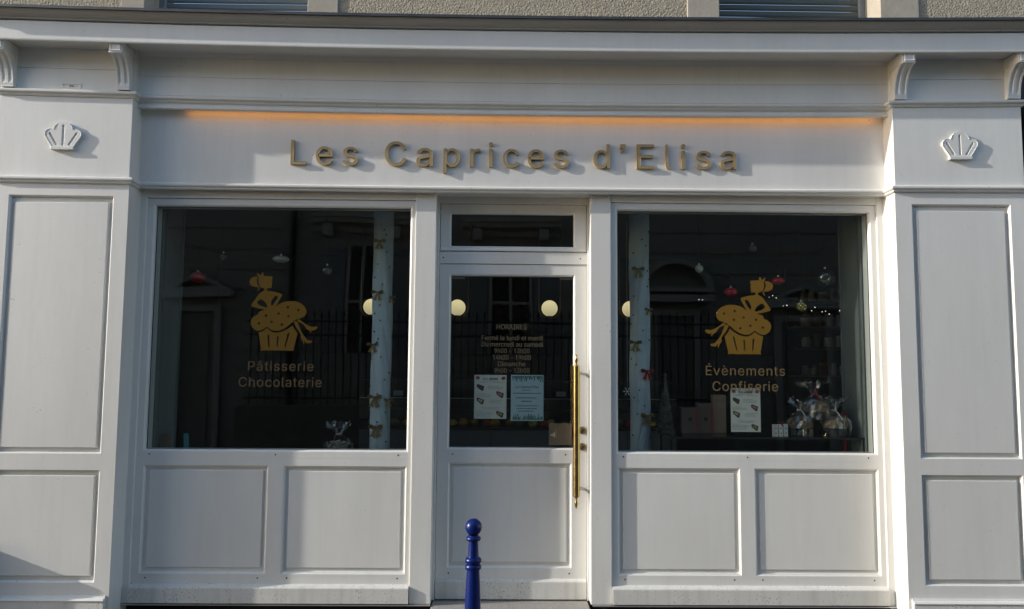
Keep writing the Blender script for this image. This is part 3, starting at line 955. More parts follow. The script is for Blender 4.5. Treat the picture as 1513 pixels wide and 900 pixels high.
for x, z in ((-.345, 1.085), (.452, 1.085), (-.362, .268), (.478, .268), (-.43, 2.478), (.555, 2.478)):
    h.lathe([(.0055, -.0006 if z < 2.4 else -.0086), (.0055, .001)], (x, DY, z), 8, axis='y')
h.build('screw_hole', GAP, DR, kind='stuff')
MB().box(-.4535, .5985, .318, .37, .0885, .0935).build('threshold_gap', GAP, DR)
for xa in (-.366, .412):
    MB().box(xa, xa + .09, .341, .352, 2.330, 2.349).build('door_clip', REVEAL, DR, bevel=.002)
# pull handle: long brass tube with pointed finials on two posts
hx, hy = .521, .232
hd = MB().lathe([(.021, 0), (.0245, .002), (.0245, .90), (.021, .902)], (hx, hy, .808), 24).build('pull_handle', BRASS, DR, smooth=True)
fin = [(.017, 0), (.017, .004), (.0095, .008), (.0085, .016), (.0125, .034), (.0135, .046), (.011, .062), (.0065, .076), (.001, .082)]
for zz, sgn in ((1.711, 1), (.807, -1)):
    pr = [(r, sgn * h_) for r, h_ in fin]
    MB().lathe(pr if sgn > 0 else pr[::-1], (hx, hy, zz), 20, cap=True).build('finial', BRASS, hd, smooth=True)
for zz in (1.66, .856):
    MB().tube([(hx, hy, zz), (hx + .012, hy + .024, zz), (hx + .034, hy + .046, zz), (hx + .038, .300, zz), (hx + .038, DY + .002, zz)], [.009, .009, .0095, .0095, .0095], 12).build(
        'handle_post', BRASS, hd, smooth=True)
    MB().lathe([(.0175, 0), (.0175, .006), (.012, .010)], (hx + .038, DY + .001, zz), 18, axis='y').build('rosette', BRASS, hd, smooth=True).scale = (1, 1, 1)
for zz in (1.256, 1.142):
    lk = MB().lathe([(.020, -.016), (.026, -.012), (.0265, .0)], (.570, DY, zz), 24, axis='y').build('lock', LOCKM, DR, smooth=True)
    MB().lathe([(.012, -.021), (.0135, -.017), (.0135, -.015)], (.570, DY, zz), 18, axis='y').build('lock_cylinder', BRASS, lk, smooth=True)
    MB().box(.5685, .5715, DY - .0218, DY - .0208, zz - .008, zz + .004).build('keyhole', GAP, lk)

# ------------------------------------------------------------------ raised brass sign letters
SL = empty('sign_lettering', (.08, .13, 3.09))
tag(SL, "raised brass letters reading Les Caprices d'Elisa on the white sign board", 'sign')


def px_x(px):
    return -1.489 + (px - 431) * (1.646 + 1.489) / (1090 - 431)


def px_base(x):
    return 3.094 - .0022 * (x + 1.48) / 3.1


for ch, xa, xb in (('L', 431, 453), ('e', 468, 492), ('s', 507, 529), ('C', 569, 600), ('a', 615, 639), ('p', 655, 679), ('r', 694, 709), ('i', 721.5, 728), ('c', 743, 766),
                   ('e', 779, 803), ('s', 817, 839), ('d', 876, 900), ("'", 916, 923.5), ('E', 940, 966), ('l', 983, 989.5), ('i', 1006, 1012.5), ('s', 1028, 1050), ('a', 1064, 1087)):
    _, parts = glyph(ch)
    P = [q for o_, h_ in parts for q in o_]
    lo_, hi_ = min(q[0] for q in P), max(q[0] for q in P)
    wa, wb = px_x(xa), px_x(xb)
    mb = MB()
    for o_, hs in parts:
        f = lambda q: (wa + (q[0] - lo_) / (hi_ - lo_) * (wb - wa), px_base(wa) + q[1] * .172)
        mb.prism([[f(q) for q in o_]] + [[f(q) for q in hh] for hh in hs], .1105, .1295)
    mb.build('letter', BRONZE, SL, bevel=.0012, warp=True)

# ------------------------------------------------------------------ building above and beside the shopfront
BD = empty('building', (0.07, .4, 4.0))
tag(BD, 'beige roughcast building front with two windows above the shop cornice', 'building')
WY = .15
LW = (-2.57, -1.412)
RW = (1.539, 2.705)
for xa, xb in ((-9.0, -2.737), (-1.195, 1.309), (2.985, 9.0)):
    MB().box(xa, xb, WY, .6, 4.03, 6.2, nx=1).build('wall', ROUGHCAST, BD)
MB().box(-9, 9, WY, .6, 6.2, 9.4).build('wall', ROUGHCAST, BD)
for xa, xb in ((-2.737, LW[0]), (LW[1], -1.195), (1.309, RW[0]), (RW[1], 2.985)):
    for k in range(4):
        z0 = 4.03 + k * .49
        MB().box(xa, xb, WY - .012, .6, z0, z0 + (.486 if k < 3 else .66)).build('jamb_stone', STONE, BD, bevel=.004)
for n_, (xa, xb) in enumerate((LW, RW)):
    MB().box(xa, xb, WY - .012, .6, 6.15, 6.2 - .001).build('lintel', STONE, BD)
    MB().box(xa, xb, .10, .6, 4.031, 4.13).build('window_sill', STONE, BD, bevel=.006)
    fr = MB().sheet(xa, xb, 4.13, 6.15, [(xa + .04, xb - .04, 4.135, 6.1)], .36, .42, [(0, .36), (.01, .372), (.01, .40)])
    fr = fr.build('window', WINFRAME, BD)
    for k in range(40):
        z = 4.14 + k * .049
        MB().sweep([(xa + .042, .385), (xb - .042, .385)], [(0, z), (.004, z + .002), (.010, z + .012), (.010, z + .036), (.004, z + .045), (0, z + .047)], step=2).build(
            'slat', ROLLERBLUE if n_ == 0 else ROLLER, fr)
# mastic line where the wall meets the flashing
MB().sweep([(-3.6, WY), (3.74, WY)], [(0, 4.06), (.022, 4.065), (.010, 4.105), (0, 4.115)]).build('mortar_fillet', STONE, BD, warp=True)
# ground-floor walls of the houses on either side
LN = empty('neighbouring_house', (-6.3, .1, 0))
tag(LN, 'beige stone house front left of the white shopfront', 'house')
for k in range(8):
    for j in range(6):
        xa = -9 + j * .925 + (.3 if k % 2 else 0)
        xb = min(xa + .919, -3.462)
        if xb - xa > .1:
            MB().box(xa, xb, .06, .5, .502 * k, .502 * k + .497).build('stone', STONE, LN, bevel=.006)
MB().box(-9, -3.468, -.15, .058, 0.0, .55).build('plinth', STONE, LN, bevel=.01)
RN = empty('dark_shopfront', (6.3, .1, 0))
tag(RN, 'black painted shopfront right of the white shopfront', 'shopfront')
MB().box(3.60, 9, .22, .5, 0.0, 4.02).build('wall', DARKSHOP, RN)
for k in range(5):
    MB().box(3.75 + k * 1.05, 4.65 + k * 1.05, .19, .225, .2, 3.6).build('panel', DARKSHOP, RN, bevel=.01)

# ------------------------------------------------------------------ houses and fence across the street (seen in the glass)
OB = empty('house', (0, -9.4, 0))
tag(OB, 'grey stone town house across the street, mirrored in the shop windows', 'house')
OY = -9.0
DOORS = [(-6.28, -5.36, 2.84), (5.25, 6.35, 2.72), (2.85, 3.80, 2.85)]
WINS = [(-3.02, -2.40), (-.28, .58)]


def cut(x0, x1, z0, z1):
    """opening-free x intervals of a course"""
    blk = [(a, b) for a, b, t in DOORS if z0 < t] + [(a, b) for a, b in WINS if 1.95 < z1 and z0 < 4.0]
    blk += [(a, b) for a, b in ((-6.3, -5.3), (-3.2, -2.2), (-.3, .6), (2.3, 3.1), (5.4, 6.3)) if 5.0 < z1 and z0 < 6.4]
    blk.sort()
    out, x = [], x0
    for a, b in blk:
        if a > x:
            out.append((x, a))
        x = max(x, b)
    if x < x1:
        out.append((x, x1))
    return out


for k in range(18):
    z0 = k * .39
    for a, b in cut(-13, 13, z0, z0 + .39):
        MB().box(a, b, OY - .4, OY, z0 + .028, z0 + .362).build('stone_course', OPP_STONE, OB)
MB().box(-13, 13, OY - .5, OY - .02, 0, 7.02).build('wall', OPP_STONE, OB)
# the wall behind the courses is pierced visually by black sheets, painted as unlit rooms, set just in front of it
for a, b in WINS:
    w = MB().box(a, b, OY - .04, OY - .012, 1.95, 4.0).build('window', GLASSUP, OB)
    MB().box(a, b, OY - .0185, OY - .0175, 1.95, 4.0).build('dark_sheet', GAP, w)  # thin black sheet, darkness of the room painted behind the pane
    for c in (a + .03, (a + b) / 2, b - .03):
        MB().box(c - .03, c + .03, OY - .011, OY + .02, 1.95, 4.0).build('frame', OPP_TRIM, w)
    MB().box(a, b, OY - .010, OY + .018, 2.9, 2.96).build('frame', OPP_TRIM, w)
    for s in (0, 1):
        xa = a - .46 if s == 0 else b + .04
        sh = MB().box(xa, xa + .42, OY + .005, OY + .025, 1.95, 4.0).build('shutter', OPP_SHUT, OB)
        for k in range(26):
            MB().box(xa + .05, xa + .37, OY + .026, OY + .040, 2.03 + k * .074, 2.07 + k * .074).build('louvre', OPP_SHUT, sh)
    c = (a + b) / 2
    hd = MB().sweep([(c + .95, OY), (c - .95, OY)], [(0, 4.25), (.04, 4.25), (.06, 4.36), (.14, 4.40), (.22, 4.42), (.24, 4.50), (.28, 4.52), (.28, 4.58), (0, 4.64)]).build(
        'hood', OPP_TRIM, OB)
    for s in (-.72, .58):
        MB().obox((c + s + .07, OY + .10, 4.27), (.09, 0, 0), (0, .10, 0), (0, 0, .13)).build('corbel', OPP_TRIM, hd, bevel=.03)
for (a, b) in ((-6.3, -5.3), (-3.2, -2.2), (-.3, .6), (2.3, 3.1), (5.4, 6.3)):
    w = MB().box(a, b, OY - .018, OY - .010, 5.0, 6.4).build('window', GAP, OB)
    for c in (a + .03, (a + b) / 2, b - .03):
        MB().box(c - .03, c + .03, OY - .009, OY + .02, 5.0, 6.4).build('frame', OPP_TRIM, w)
for n_, (a, b, t) in enumerate(DOORS):
    d = MB().box(a + .12, b - .12, OY - .019, OY - .005, 0.1, t - .12).build('door', OPP_DARK, OB)
    MB().box(a, a + .119, OY - .018, OY + .07, 0, t).build('door_surround', OPP_TRIM, OB)
    MB().box(b - .119, b, OY - .018, OY + .07, 0, t).build('door_surround', OPP_TRIM, OB)
    MB().box(a + .119, b - .119, OY - .018, OY + .07, t - .119, t).build('door_surround', OPP_TRIM, OB)
    for z0, z1 in ((.3, 1.1), (1.25, 2.3)):
        MB().loft(a + .24, b - .24, z0, z1, [(0, OY - .004), (0, OY + .012), (.03, OY + .012), (.04, OY + .002)][::1], cap=True).build('door_panel', OPP_DARK, d)
    c = (a + b) / 2
    w = (b - a) / 2 + .22
    if n_ == 2:
        P = [(c + w * math.cos(math.pi * k / 12), t + .32 + .62 * math.sin(math.pi * k / 12)) for k in range(13)]
        Q = [(c + (w - .14) * math.cos(math.pi * k / 12), t + .40 + .44 * math.sin(math.pi * k / 12)) for k in range(13)]
    else:
        P = [(c + w, t + .27), (c, t + .62), (c - w, t + .27)]
        Q = [(c + w - .25, t + .33), (c, t + .52), (c - w + .25, t + .33)]
    MB().prism([P, Q], OY + .22, OY + .01).build('pediment', OPP_TRIM, OB)
    MB().box(c - w, c + w, OY, OY + .24, t + .14, t + .265).build('entablature', OPP_TRIM, OB)
MB().sweep([(13, OY), (-13, OY)], [(0, 6.7), (.1, 6.7), (.3, 6.88), (.4, 6.92), (.4, 7.02), (0, 7.06)], step=5).build('eaves', OPP_TRIM, OB)
dp = MB().tube([(-4.05, OY + .07, 0.05), (-4.05, OY + .07, 6.7)], .06, 10).build('drainpipe', IRON, OB)
# railing on a low wall
FN = empty('iron_fence', (-.3, -7.7, 0))
tag(FN, 'black wrought iron railing on a low wall across the street, mirrored in the door glass', 'fence')
FY = -7.75
MB().box(-4.6, 4.0, FY - .16, FY + .16, 0.0, 1.02).build('low_wall', OPP_WALL, FN, bevel=.02)
for z in (1.12, 2.22, 2.46):
    MB().box(-4.5, 3.9, FY - .015, FY + .015, z, z + .035).build('rail', IRON, FN)
bar = None
for k in range(61):
    x = -4.4 + k * .136
    if bar is None:
        bar = MB().lathe([(.010, 0), (.010, 1.52), (.022, 1.55), (.018, 1.60), (.002, 1.68)], (0, 0, 0), 6).build('bar', IRON, FN, origin=(0, 0, 0))
        o = bar
    else:
        o = bar.copy()
        COL.objects.link(o)
        o.parent = FN
    o.location = Vector((x, FY, 1.02)) - FN.location

# ------------------------------------------------------------------ bollard
BO = empty('bollard', (-.127, -1.5, 0))
tag(BO, 'blue bollard with a ball top standing before the shop door', 'bollard')
bc = (-.127, -1.5, 0.014)
MB().lathe([(.075, 0), (.075, .02), (.058, .05), (.054, .10), (.0535, .12), (.0455, .30), (.038, .55), (.0330, .70), (.0300, .7455), (.0300, .7500)], bc, 32).build(
    'shaft', BLUE, BO, smooth=True)
MB().lathe([(.0300, .7500), (.0355, .752), (.0385, .759), (.0385, .766), (.0350, .7725), (.0315, .7755), (.0300, .7765), (.0300, .7780), (.0330, .7795), (.0375, .783), (.0393, .790),
            (.0385, .797), (.0350, .803), (.0300, .8055)], bc, 32).build('collar', BLUE, BO, smooth=True)
MB().lathe([(.0270, .8050), (.0252, .815), (.0235, .860), (.0222, .8795)], bc, 32).build('neck', BLUE, BO, smooth=True)
MB().lathe([(.0222, .8795), (.0300, .881), (.0345, .886), (.0350, .893), (.0320, .8985), (.0260, .902), (.0245, .905)], bc, 32).build('ring', BLUE, BO, smooth=True)
MB().ball((bc[0], bc[1], bc[2] + .9420), .0395, 32, 20).build('ball_top', BLUE, BO, smooth=True)

# ------------------------------------------------------------------ vinyl on the glass
def decal(mirror):
    A = lambda P: [(355 + x / 12.857, 395 + y / 12.857) for x, y in P]
    B = lambda P: [(360 + x / 10, 435 + y / 10) for x, y in P]
    face = A([(322, 98), (348, 142), (385, 146), (404, 92), (432, 108), (430, 160), (590, 172), (603, 212), (578, 250), (598, 292), (586, 330), (590, 350), (580, 396), (502, 398), (502, 450),
              (452, 450), (455, 402), (400, 388), (362, 352), (342, 300), (337, 240), (347, 200), (326, 168), (310, 118)])
    pony = A([(333, 186), (262, 176), (200, 208), (170, 270), (188, 332), (240, 370), (300, 377), (342, 378), (348, 402), (318, 458), (338, 456), (374, 392), (350, 360), (315, 310), (304, 250), (318, 215)])
    torso = A([(452, 446), (375, 485), (300, 600), (218, 728), (236, 758), (505, 818), (560, 830), (640, 800), (668, 752), (782, 540), (780, 508), (620, 460), (502, 446)])
    th = [A([(375, 600), (312, 706), (523, 784), (514, 720), (460, 650)]), A([(648, 545), (724, 545), (612, 744), (582, 716), (592, 640)])]
    skirt = B([(360, 205), (330, 235), (250, 250), (226, 285), (240, 302), (170, 328), (130, 380), (122, 440), (148, 500), (198, 540), (245, 549), (310, 527), (360, 478), (400, 522), (450, 546),
               (510, 550), (590, 522), (660, 472), (728, 405), (800, 362), (862, 345), (907, 300), (917, 240), (882, 170), (810, 120), (720, 97), (620, 104), (540, 130), (480, 182), (430, 195)])
    dots = [[(x + 17 * math.cos(-k * math.pi / 5), y + 17 * math.sin(-k * math.pi / 5)) for k in range(10)] for x, y in
            ((340, 320), (243, 437), (517, 288), (645, 192), (798, 233), (660, 326), (422, 412), (570, 452))]
    leg1 = B([(800, 362), (900, 438), (938, 460), (1000, 485), (1048, 472), (1080, 488), (1062, 516), (1015, 542), (975, 522), (997, 560), (985, 569), (950, 530), (915, 515), (903, 482), (868, 440), (786, 402)])
    leg2 = B([(733, 402), (788, 402), (850, 558), (882, 610), (940, 678), (1000, 688), (1000, 716), (930, 730), (886, 682), (902, 740), (888, 744), (864, 682), (838, 650), (846, 602), (820, 560), (770, 492)])
    cup = B([(240, 572), (310, 548), (360, 502), (400, 543), (460, 573), (520, 573), (600, 548), (670, 502), (720, 460), (742, 512), (796, 577), (746, 815), (756, 838), (270, 838), (285, 815)])
    ch = [B([(365, 610), (395, 610), (404, 785), (388, 785)]), B([(505, 628), (530, 628), (519, 785), (503, 785)]), B([(655, 578), (682, 574), (630, 785), (614, 785)])]
    X = lambda px: -1.922 + (px - 340) * .004906
    Z = lambda py: 2.407 - (py - 390) * .004705

    def W(P):
        r = [(X(x), Z(y)) for x, y in P]
        return [(1.715 - (x + 1.583), z) for x, z in r] if mirror else r
    o = empty('window_decal', ((1.72 if mirror else -1.58), .2215, 1.55))
    mb = MB()
    for k, lp in enumerate(([face], [pony], [torso] + th)):
        mb.prism([W(chaikin(p, 1) if k else p) for p in lp], .2212 - .0002 * k, .2219)
    mb.build('lady_silhouette', VINYL, o)
    mb = MB().prism([W(chaikin(skirt, 1))] + [W(B(d)) for d in dots], .2205, .2219)
    mb.build('polka_dot_skirt', VINYL, o)
    mb = MB().prism([W(leg1)], .2211, .2219).prism([W(leg2)], .2209, .2219)
    mb.build('legs', VINYL, o)
    MB().prism([W(cup)] + [W(c) for c in ch], .2210, .2219).build('cupcake_case', VINYL, o)
    if not mirror:
        text_mesh(MB(), 'Pâtisserie', -1.769, -1.316, 1.660, .066, .2212, .2219).build('lettering', VINYLTEXT, o)
        text_mesh(MB(), 'Chocolaterie', -1.831, -1.256, 1.549, .066, .2212, .2219).build('lettering', VINYLTEXT, o)
        tag(o, 'gold cupcake lady decal above the words Pâtisserie Chocolaterie', 'decal')
    else:
        text_mesh(MB(), 'Évènements', 1.429, 1.986, 1.652, .066, .2212, .2219).build('lettering', VINYLTEXT, o)
        text_mesh(MB(), 'Confiserie', 1.475, 1.936, 1.543, .066, .2212, .2219).build('lettering', VINYLTEXT, o)
        tag(o, 'gold cupcake lady decal above the words Évènements Confiserie', 'decal')


decal(False)
decal(True)
HO = empty('opening_hours', (.07, .33, 1.655))
tag(HO, 'opening hours headed HORAIRES lettered on the glass of the door', 'lettering')
for s, xa, xb, zb, cp in (('HORAIRES', -.042, .172, 1.967, .037), ('Fermé le lundi et mardi', -.148, .289, 1.890, .033), ('Du mercredi au samedi', -.148, .289, 1.844, .033),
                          ('9h00 - 13h00', -.056, .194, 1.797, .034), ('14h00 - 19h00', -.066, .204, 1.750, .034), ('Dimanche', -.030, .164, 1.704, .034),
                          ('9h00 - 13h00', -.056, .194, 1.657, .034)):
    mb = MB()
    for dx in (-.0006, .0006):
        text_mesh(mb, s, xa + dx, xb + dx, zb, cp, .3300 + dx * .2, .3308)
    mb.build('text_line', VINYLDARK, HO)


# ------------------------------------------------------------------ posters behind the glass
def menu_poster(x0, x1, z0, z1, y, label):
    o = MB().box(x0, x1, y, y + .0008, z0, z1).build('poster', PAPER)
    tag(o, label, 'poster')
    w, h = x1 - x0, z1 - z0
    U = lambda u: x0 + u * w
    V = lambda v: z1 - v * h
    yf = y - .0006

    def q(pts, m, nm='print'):
        MB().prism([[(U(a), V(b)) for a, b in pts]], yf, y - .0001).build(nm, m, o)
    text_mesh(MB(), 'Nos', U(.27), U(.42), V(.115), .055 * h, yf, y - .0001, shear=.25).build('heading', INK, o)
    text_mesh(MB(), 'buches' if False else 'chères', U(.45), U(.71), V(.115), .055 * h, yf, y - .0001, shear=.25).build('heading', INK, o) if False else None
    mb = MB()
    for k in range(6):
        a = .46 + k * .045
        mb.prism([[(U(a), V(.115)), (U(a + .03), V(.115)), (U(a + .045), V(.06 + .02 * (k % 2))), (U(a + .02), V(.06))]], yf, y - .0001)
    mb.build('heading', INK, o)
    q([(.06, .03), (.15, .03), (.17, .07), (.13, .11), (.06, .10), (.04, .06)], INKRED)
    q([(.86, .04), (.94, .03), (.97, .07), (.93, .11), (.85, .11), (.83, .08)], INKRED)
    mb = MB()
    rnd = random.Random(3)
    for v, ua, ub in [(.14, .22, .75), (.17, .1, .4), (.17, .55, .9), (.26, .42, .75), (.29, .42, .9), (.32, .42, .85), (.43, .05, .38), (.46, .05, .55), (.49, .05, .5), (.58, .5, .9), (.61, .45, .8),
                      (.64, .5, .85), (.75, .22, .8), (.78, .28, .75), (.82, .05, .25), (.85, .05, .55), (.88, .05, .6), (.91, .05, .55), (.94, .05, .5)]:
        u = ua
        while u < ub:
            d = rnd.uniform(.02, .07)
            mb.box(U(u), U(min(u + d, ub)), yf, y - .0001, V(v + .006), V(v - .005))
            u += d + .012
    mb.build('text_line', INKGREY, o, kind='stuff')
    for cu, cv, m1, m2 in ((.19, .29, INKBROWN, INKBROWN), (.80, .45, INKBROWN, INKPINK), (.19, .60, INKBROWN, INKCREAM), (.80, .90, INKBROWN, INKOLIVE)):
        q([(cu - .12, cv - .07), (cu - .07, cv - .08), (cu + .12, cv - .03), (cu + .09, cv + .07), (cu + .04, cv + .075), (cu - .11, cv - .01)], m1, 'cake_picture')
        MB().prism([[(U(cu + a), V(cv + b)) for a, b in ((-.07, -.055), (.07, -.025), (.05, .035), (-.07, -.01))]], yf - .0004, yf - .00005).build('cake_picture', m2, o)
    return o


menu_poster(-.198, .032, 1.331, 1.641, .3385, 'cream cake menu with small log pictures taped inside the door glass')
menu_poster(1.603, 1.812, 1.259, 1.562, .2305, 'pale cake menu taped inside the right display window')
PO = MB().box(.063, .296, .3385, .3393, 1.318, 1.643).build('poster', PAPERBLUE)
tag(PO, 'pale blue invitation with fir sprigs taped inside the door glass', 'poster')
x0, x1, z0, z1 = .063, .296, 1.318, 1.643
U = lambda u: x0 + u * (x1 - x0)
V = lambda v: z1 - v * (z1 - z0)
rnd = random.Random(5)
mb = MB()
for k in range(46):
    for v0, sg in ((.025, 1), (.975, -1)):
        u = .04 + .92 * k / 45
        L = rnd.uniform(.05, .15)
        du = rnd.uniform(-.06, .06)
        if rnd.random() < .85:
            mb.prism([[(U(u - .012), V(v0)), (U(u + .016), V(v0)), (U(min(.97, max(.03, u + du)) + .01), V(v0 + sg * L * .7)), (U(min(.97, max(.03, u + du))), V(v0 + sg * L))]],
                     .3378 - .00005 * (k % 6), .3384)
mb.build('fir_sprig_print', INKGREEN, PO)
text_mesh(MB(), "Les Caprices d'Elisa", U(.14), U(.84), V(.29), .06 * (z1 - z0), .3379, .3384, shear=.3).build('heading', INK, PO)
mb = MB()
for v, ua, ub, t in ((.335, .34, .62, .008), (.40, .08, .92, .013), (.50, .16, .78, .012), (.575, .32, .64, .014), (.675, .14, .82, .012), (.735, .18, .80, .012), (.79, .22, .70, .012)):
    u = ua
    while u < ub:
        d = rnd.uniform(.02, .06)
        mb.box(U(u), U(min(u + d, ub)), .3379, .3384, V(v + t * .7), V(v - t * .7))
        u += d + .014
mb.build('text_line', INK, PO, kind='stuff')
KP = MB().box(.336, .497, .3385, .3395, 1.150, 1.302).build('card', KRAFT)
tag(KP, 'brown square card stuck low inside the door glass beside the pull handle', 'card')
MB().prism([[(.345, 1.222), (.360, 1.225), (.376, 1.243), (.380, 1.243), (.380, 1.204), (.376, 1.204), (.360, 1.214), (.345, 1.216)]], .3379, .3384).build('print', KRAFTPRINT, KP)
MB().box(.386, .388, .3379, .3384, 1.196, 1.262).build('print', KRAFTPRINT, KP)

# ------------------------------------------------------------------ shop room
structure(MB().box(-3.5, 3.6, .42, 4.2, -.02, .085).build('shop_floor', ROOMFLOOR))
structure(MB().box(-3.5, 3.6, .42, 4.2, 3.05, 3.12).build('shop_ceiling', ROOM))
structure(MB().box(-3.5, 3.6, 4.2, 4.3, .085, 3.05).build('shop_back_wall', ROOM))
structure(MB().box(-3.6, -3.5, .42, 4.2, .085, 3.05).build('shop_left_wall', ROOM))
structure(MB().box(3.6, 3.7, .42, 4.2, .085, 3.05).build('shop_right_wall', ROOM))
for xa, xb, nm in ((-3.5, -2.462, 'left'), (2.612, 3.6, 'right')):
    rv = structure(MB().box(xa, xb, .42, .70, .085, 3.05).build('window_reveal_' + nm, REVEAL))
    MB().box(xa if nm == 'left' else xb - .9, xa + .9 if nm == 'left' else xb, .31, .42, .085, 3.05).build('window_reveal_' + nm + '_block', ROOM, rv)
    xe = -2.462 if nm == 'left' else 2.612
    sx = 1 if nm == 'left' else -1
    MB().box(min(xe, xe + sx * .02), max(xe, xe + sx * .02), .312, .345, .09, 3.04).build('edge_trim', REVEAL, rv)
    MB().box(min(xe, xe + sx * .012), max(xe, xe + sx * .012), .68, .702, .09, 3.04).build('edge_trim', REVEAL, rv)
structure(MB().box(-2.46, 2.61, .312, .42, 2.83, 3.05).build('window_head_lining', ROOM))
# display ledge behind each riser
for xa, xb, nm in ((-2.46, -.62, 'left'), (.76, 2.61, 'right')):
    structure(MB().box(xa, xb, .312, .66, 1.04, 1.075).build('display_ledge_' + nm, COUNTERDARK))

# --- wrapped columns --------------------------------------------------
def bow_ribbon(o, x, y, z, s, m, rz=0.0):
    """tied ribbon: two loops, a knot and two tails"""
    mb = MB()
    ca, sa = math.cos(rz), math.sin(rz)

    def P(u, v, w):
        return (x + ca * u - sa * w, y + sa * u + ca * w, z + v)
    for sg in (-1, 1):
        pts = [P(0, 0, -.004), P(sg * .6 * s, .28 * s, -.012), P(sg * .95 * s, .22 * s, -.008), P(sg * .98 * s, -.12 * s, -.006), P(sg * .5 * s, -.14 * s, -.012), P(0, 0, -.004)]
        b = len(mb.v)
        for p in pts:
            mb.v += [(p[0], p[1] - .012, p[2]), (p[0], p[1] + .012, p[2])]
        for i in range(len(pts) - 1):
            mb.f.append((b + 2 * i, b + 2 * i + 1, b + 2 * i + 3, b + 2 * i + 2))
        mb.prism([chaikin([(x + ca * sg * .02 * s, z + .02 * s), (x + ca * sg * .55 * s, z + .40 * s), (x + ca * sg * .98 * s, z + .34 * s), (x + ca * sg * 1.0 * s, z - .22 * s), (x + ca * sg * .5 * s, z - .20 * s)], 2)], y - .006, y - .002)
        q = [(x + ca * sg * .06 * s, z), (x + ca * sg * .80 * s, z - 1.28 * s), (x + ca * sg * .48 * s, z - 1.22 * s), (x + ca * sg * .20 * s, z - 1.45 * s), (x - ca * sg * .05 * s, z - .2 * s)]
        mb.prism([q], y - .010 - .001 * sg, y - .006)
    mb.ball((x, y - .008, z), .17 * s, 10, 6)
    mb.build('bow', m, o)


def column(cx, label, bows, seed):
    cy, r0 = .80, .079
    o = empty('wrapped_column', (cx, cy, .085))
    tag(o, label, 'column')
    rnd = random.Random(seed)
    mb = MB()
    seg, nz = 64, 160
    for i in range(nz + 1):
        z = .085 + (2.965) * i / nz
        for k in range(seg):
            a = 2 * math.pi * k / seg
            tw = a + z * 2.6 * (1 if seed == 1 else -1)
            r = r0 + .0022 * math.sin(3 * tw + 1.4 * math.sin(2.3 * z)) - .0065 * abs(math.cos(2.5 * tw + 1.2 * math.sin(3.1 * z))) ** 10 - .004 * abs(math.sin(4 * tw - z * 2 + 2 * math.sin(4 * z))) ** 12 + .0015 * math.sin(7 * z + a)
            mb.v.append((cx + r * math.cos(a), cy + r * math.sin(a), z))
    for i in range(nz):
        for k in range(seg):
            k2 = (k + 1) % seg
            mb.f.append((i * seg + k, i * seg + k2, (i + 1) * seg + k2, (i + 1) * seg + k))
    mb.build('cloth_wrap', CLOTH, o, smooth=True)
    for (bx, z, m, s) in bows:
        s = s * 1.12
        dx = max(-.075, min(.075, bx - cx))
        bow_ribbon(o, cx + dx, cy - math.sqrt(.085 ** 2 - dx ** 2) - .004, z, s, m)
    for k in range(26):
        z = 1.12 + 1.68 * (k + rnd.random() * .8) / 26
        a = -math.pi / 2 + rnd.uniform(-1.1, 1.1)
        MB().ball((cx + .084 * math.cos(a), cy + .084 * math.sin(a), z), .0065, 8, 5).build('bead', BEAD, o)
    return o


column(-.938, 'left column wrapped in white cloth with gold bows', [(-.955, 2.66, GOLDRIB, .042), (-.963, 2.262, GOLDRIB, .042), (-.995, 1.862, GOLDRIB, .040), (-.968, 1.462, GOLDRIB, .050),
                                                                    (-.955, 1.237, GOLDRIB, .050), (-.86, 2.23, GOLDRIB, .03), (-.87, 1.44, GOLDRIB, .034)], 1)
column(1.070, 'right column wrapped in white cloth with gold bows and one red bow', [(1.045, 2.462, GOLDRIB, .045), (1.022, 1.893, GOLDRIB, .045), (1.112, 1.675, REDRIB, .045),
                                                                                      (1.112, 1.337, GOLDRIB, .048), (1.13, 2.15, GOLDRIB, .03)], 2)

# --- globe pendants ----------------------------------------------------
for gx, nm in ((-1.23, 'globe pendant lamp half hidden by the left wrapped column'), (-.425, 'globe pendant lamp at the left edge of the door glass'),
               (.44, 'globe pendant lamp near the right edge of the door glass'), (1.200, 'globe pendant lamp almost hidden by the right wrapped column')):
    o = empty('pendant_lamp', (gx, 2.0, 2.25))
    tag(o, 'lit cream ' + nm, 'lamp', 'globe pendant lamps over the counter')
    MB().lathe([(.030, -.072)] + [(.076 * math.sin(t), -.076 * math.cos(t)) for t in [.42 + (math.pi - .43) * k / 14 for k in range(15)]], (gx, 2.0, 2.25), 28).build('globe', GLOBE, o, smooth=True)
    MB().lathe([(.028, -.079), (.031, -.0725)], (gx, 2.0, 2.25), 20).build('base_cap', LOCKM, o)
    pts = [(gx - .10, 2.0, 3.05), (gx - .10, 2.0, 2.27)] + [(gx - .10 * math.cos(t), 2.0, 2.25 - .095 * math.sin(t)) for t in [math.pi * k / 12 for k in range(13)]] + [(gx + .10, 2.0, 2.27), (gx + .10, 2.0, 3.05)]
    MB().tube(pts, .0022, 6).build('hanging_loop', LOCKM, o)
o = empty('pendant_lamp', (.28, 3.7, 2.15))
tag(o, 'small dim globe lamp far back above the word HORAIRES', 'lamp', 'globe pendant lamps over the counter')
MB().ball((.28, 3.7, 2.15), .06, 16, 10).build('globe', PALEB, o, smooth=True)
MB().tube([(.28, 3.7, 2.2), (.28, 3.7, 3.05)], .004, 6).build('hanging_loop', BRASS, o)

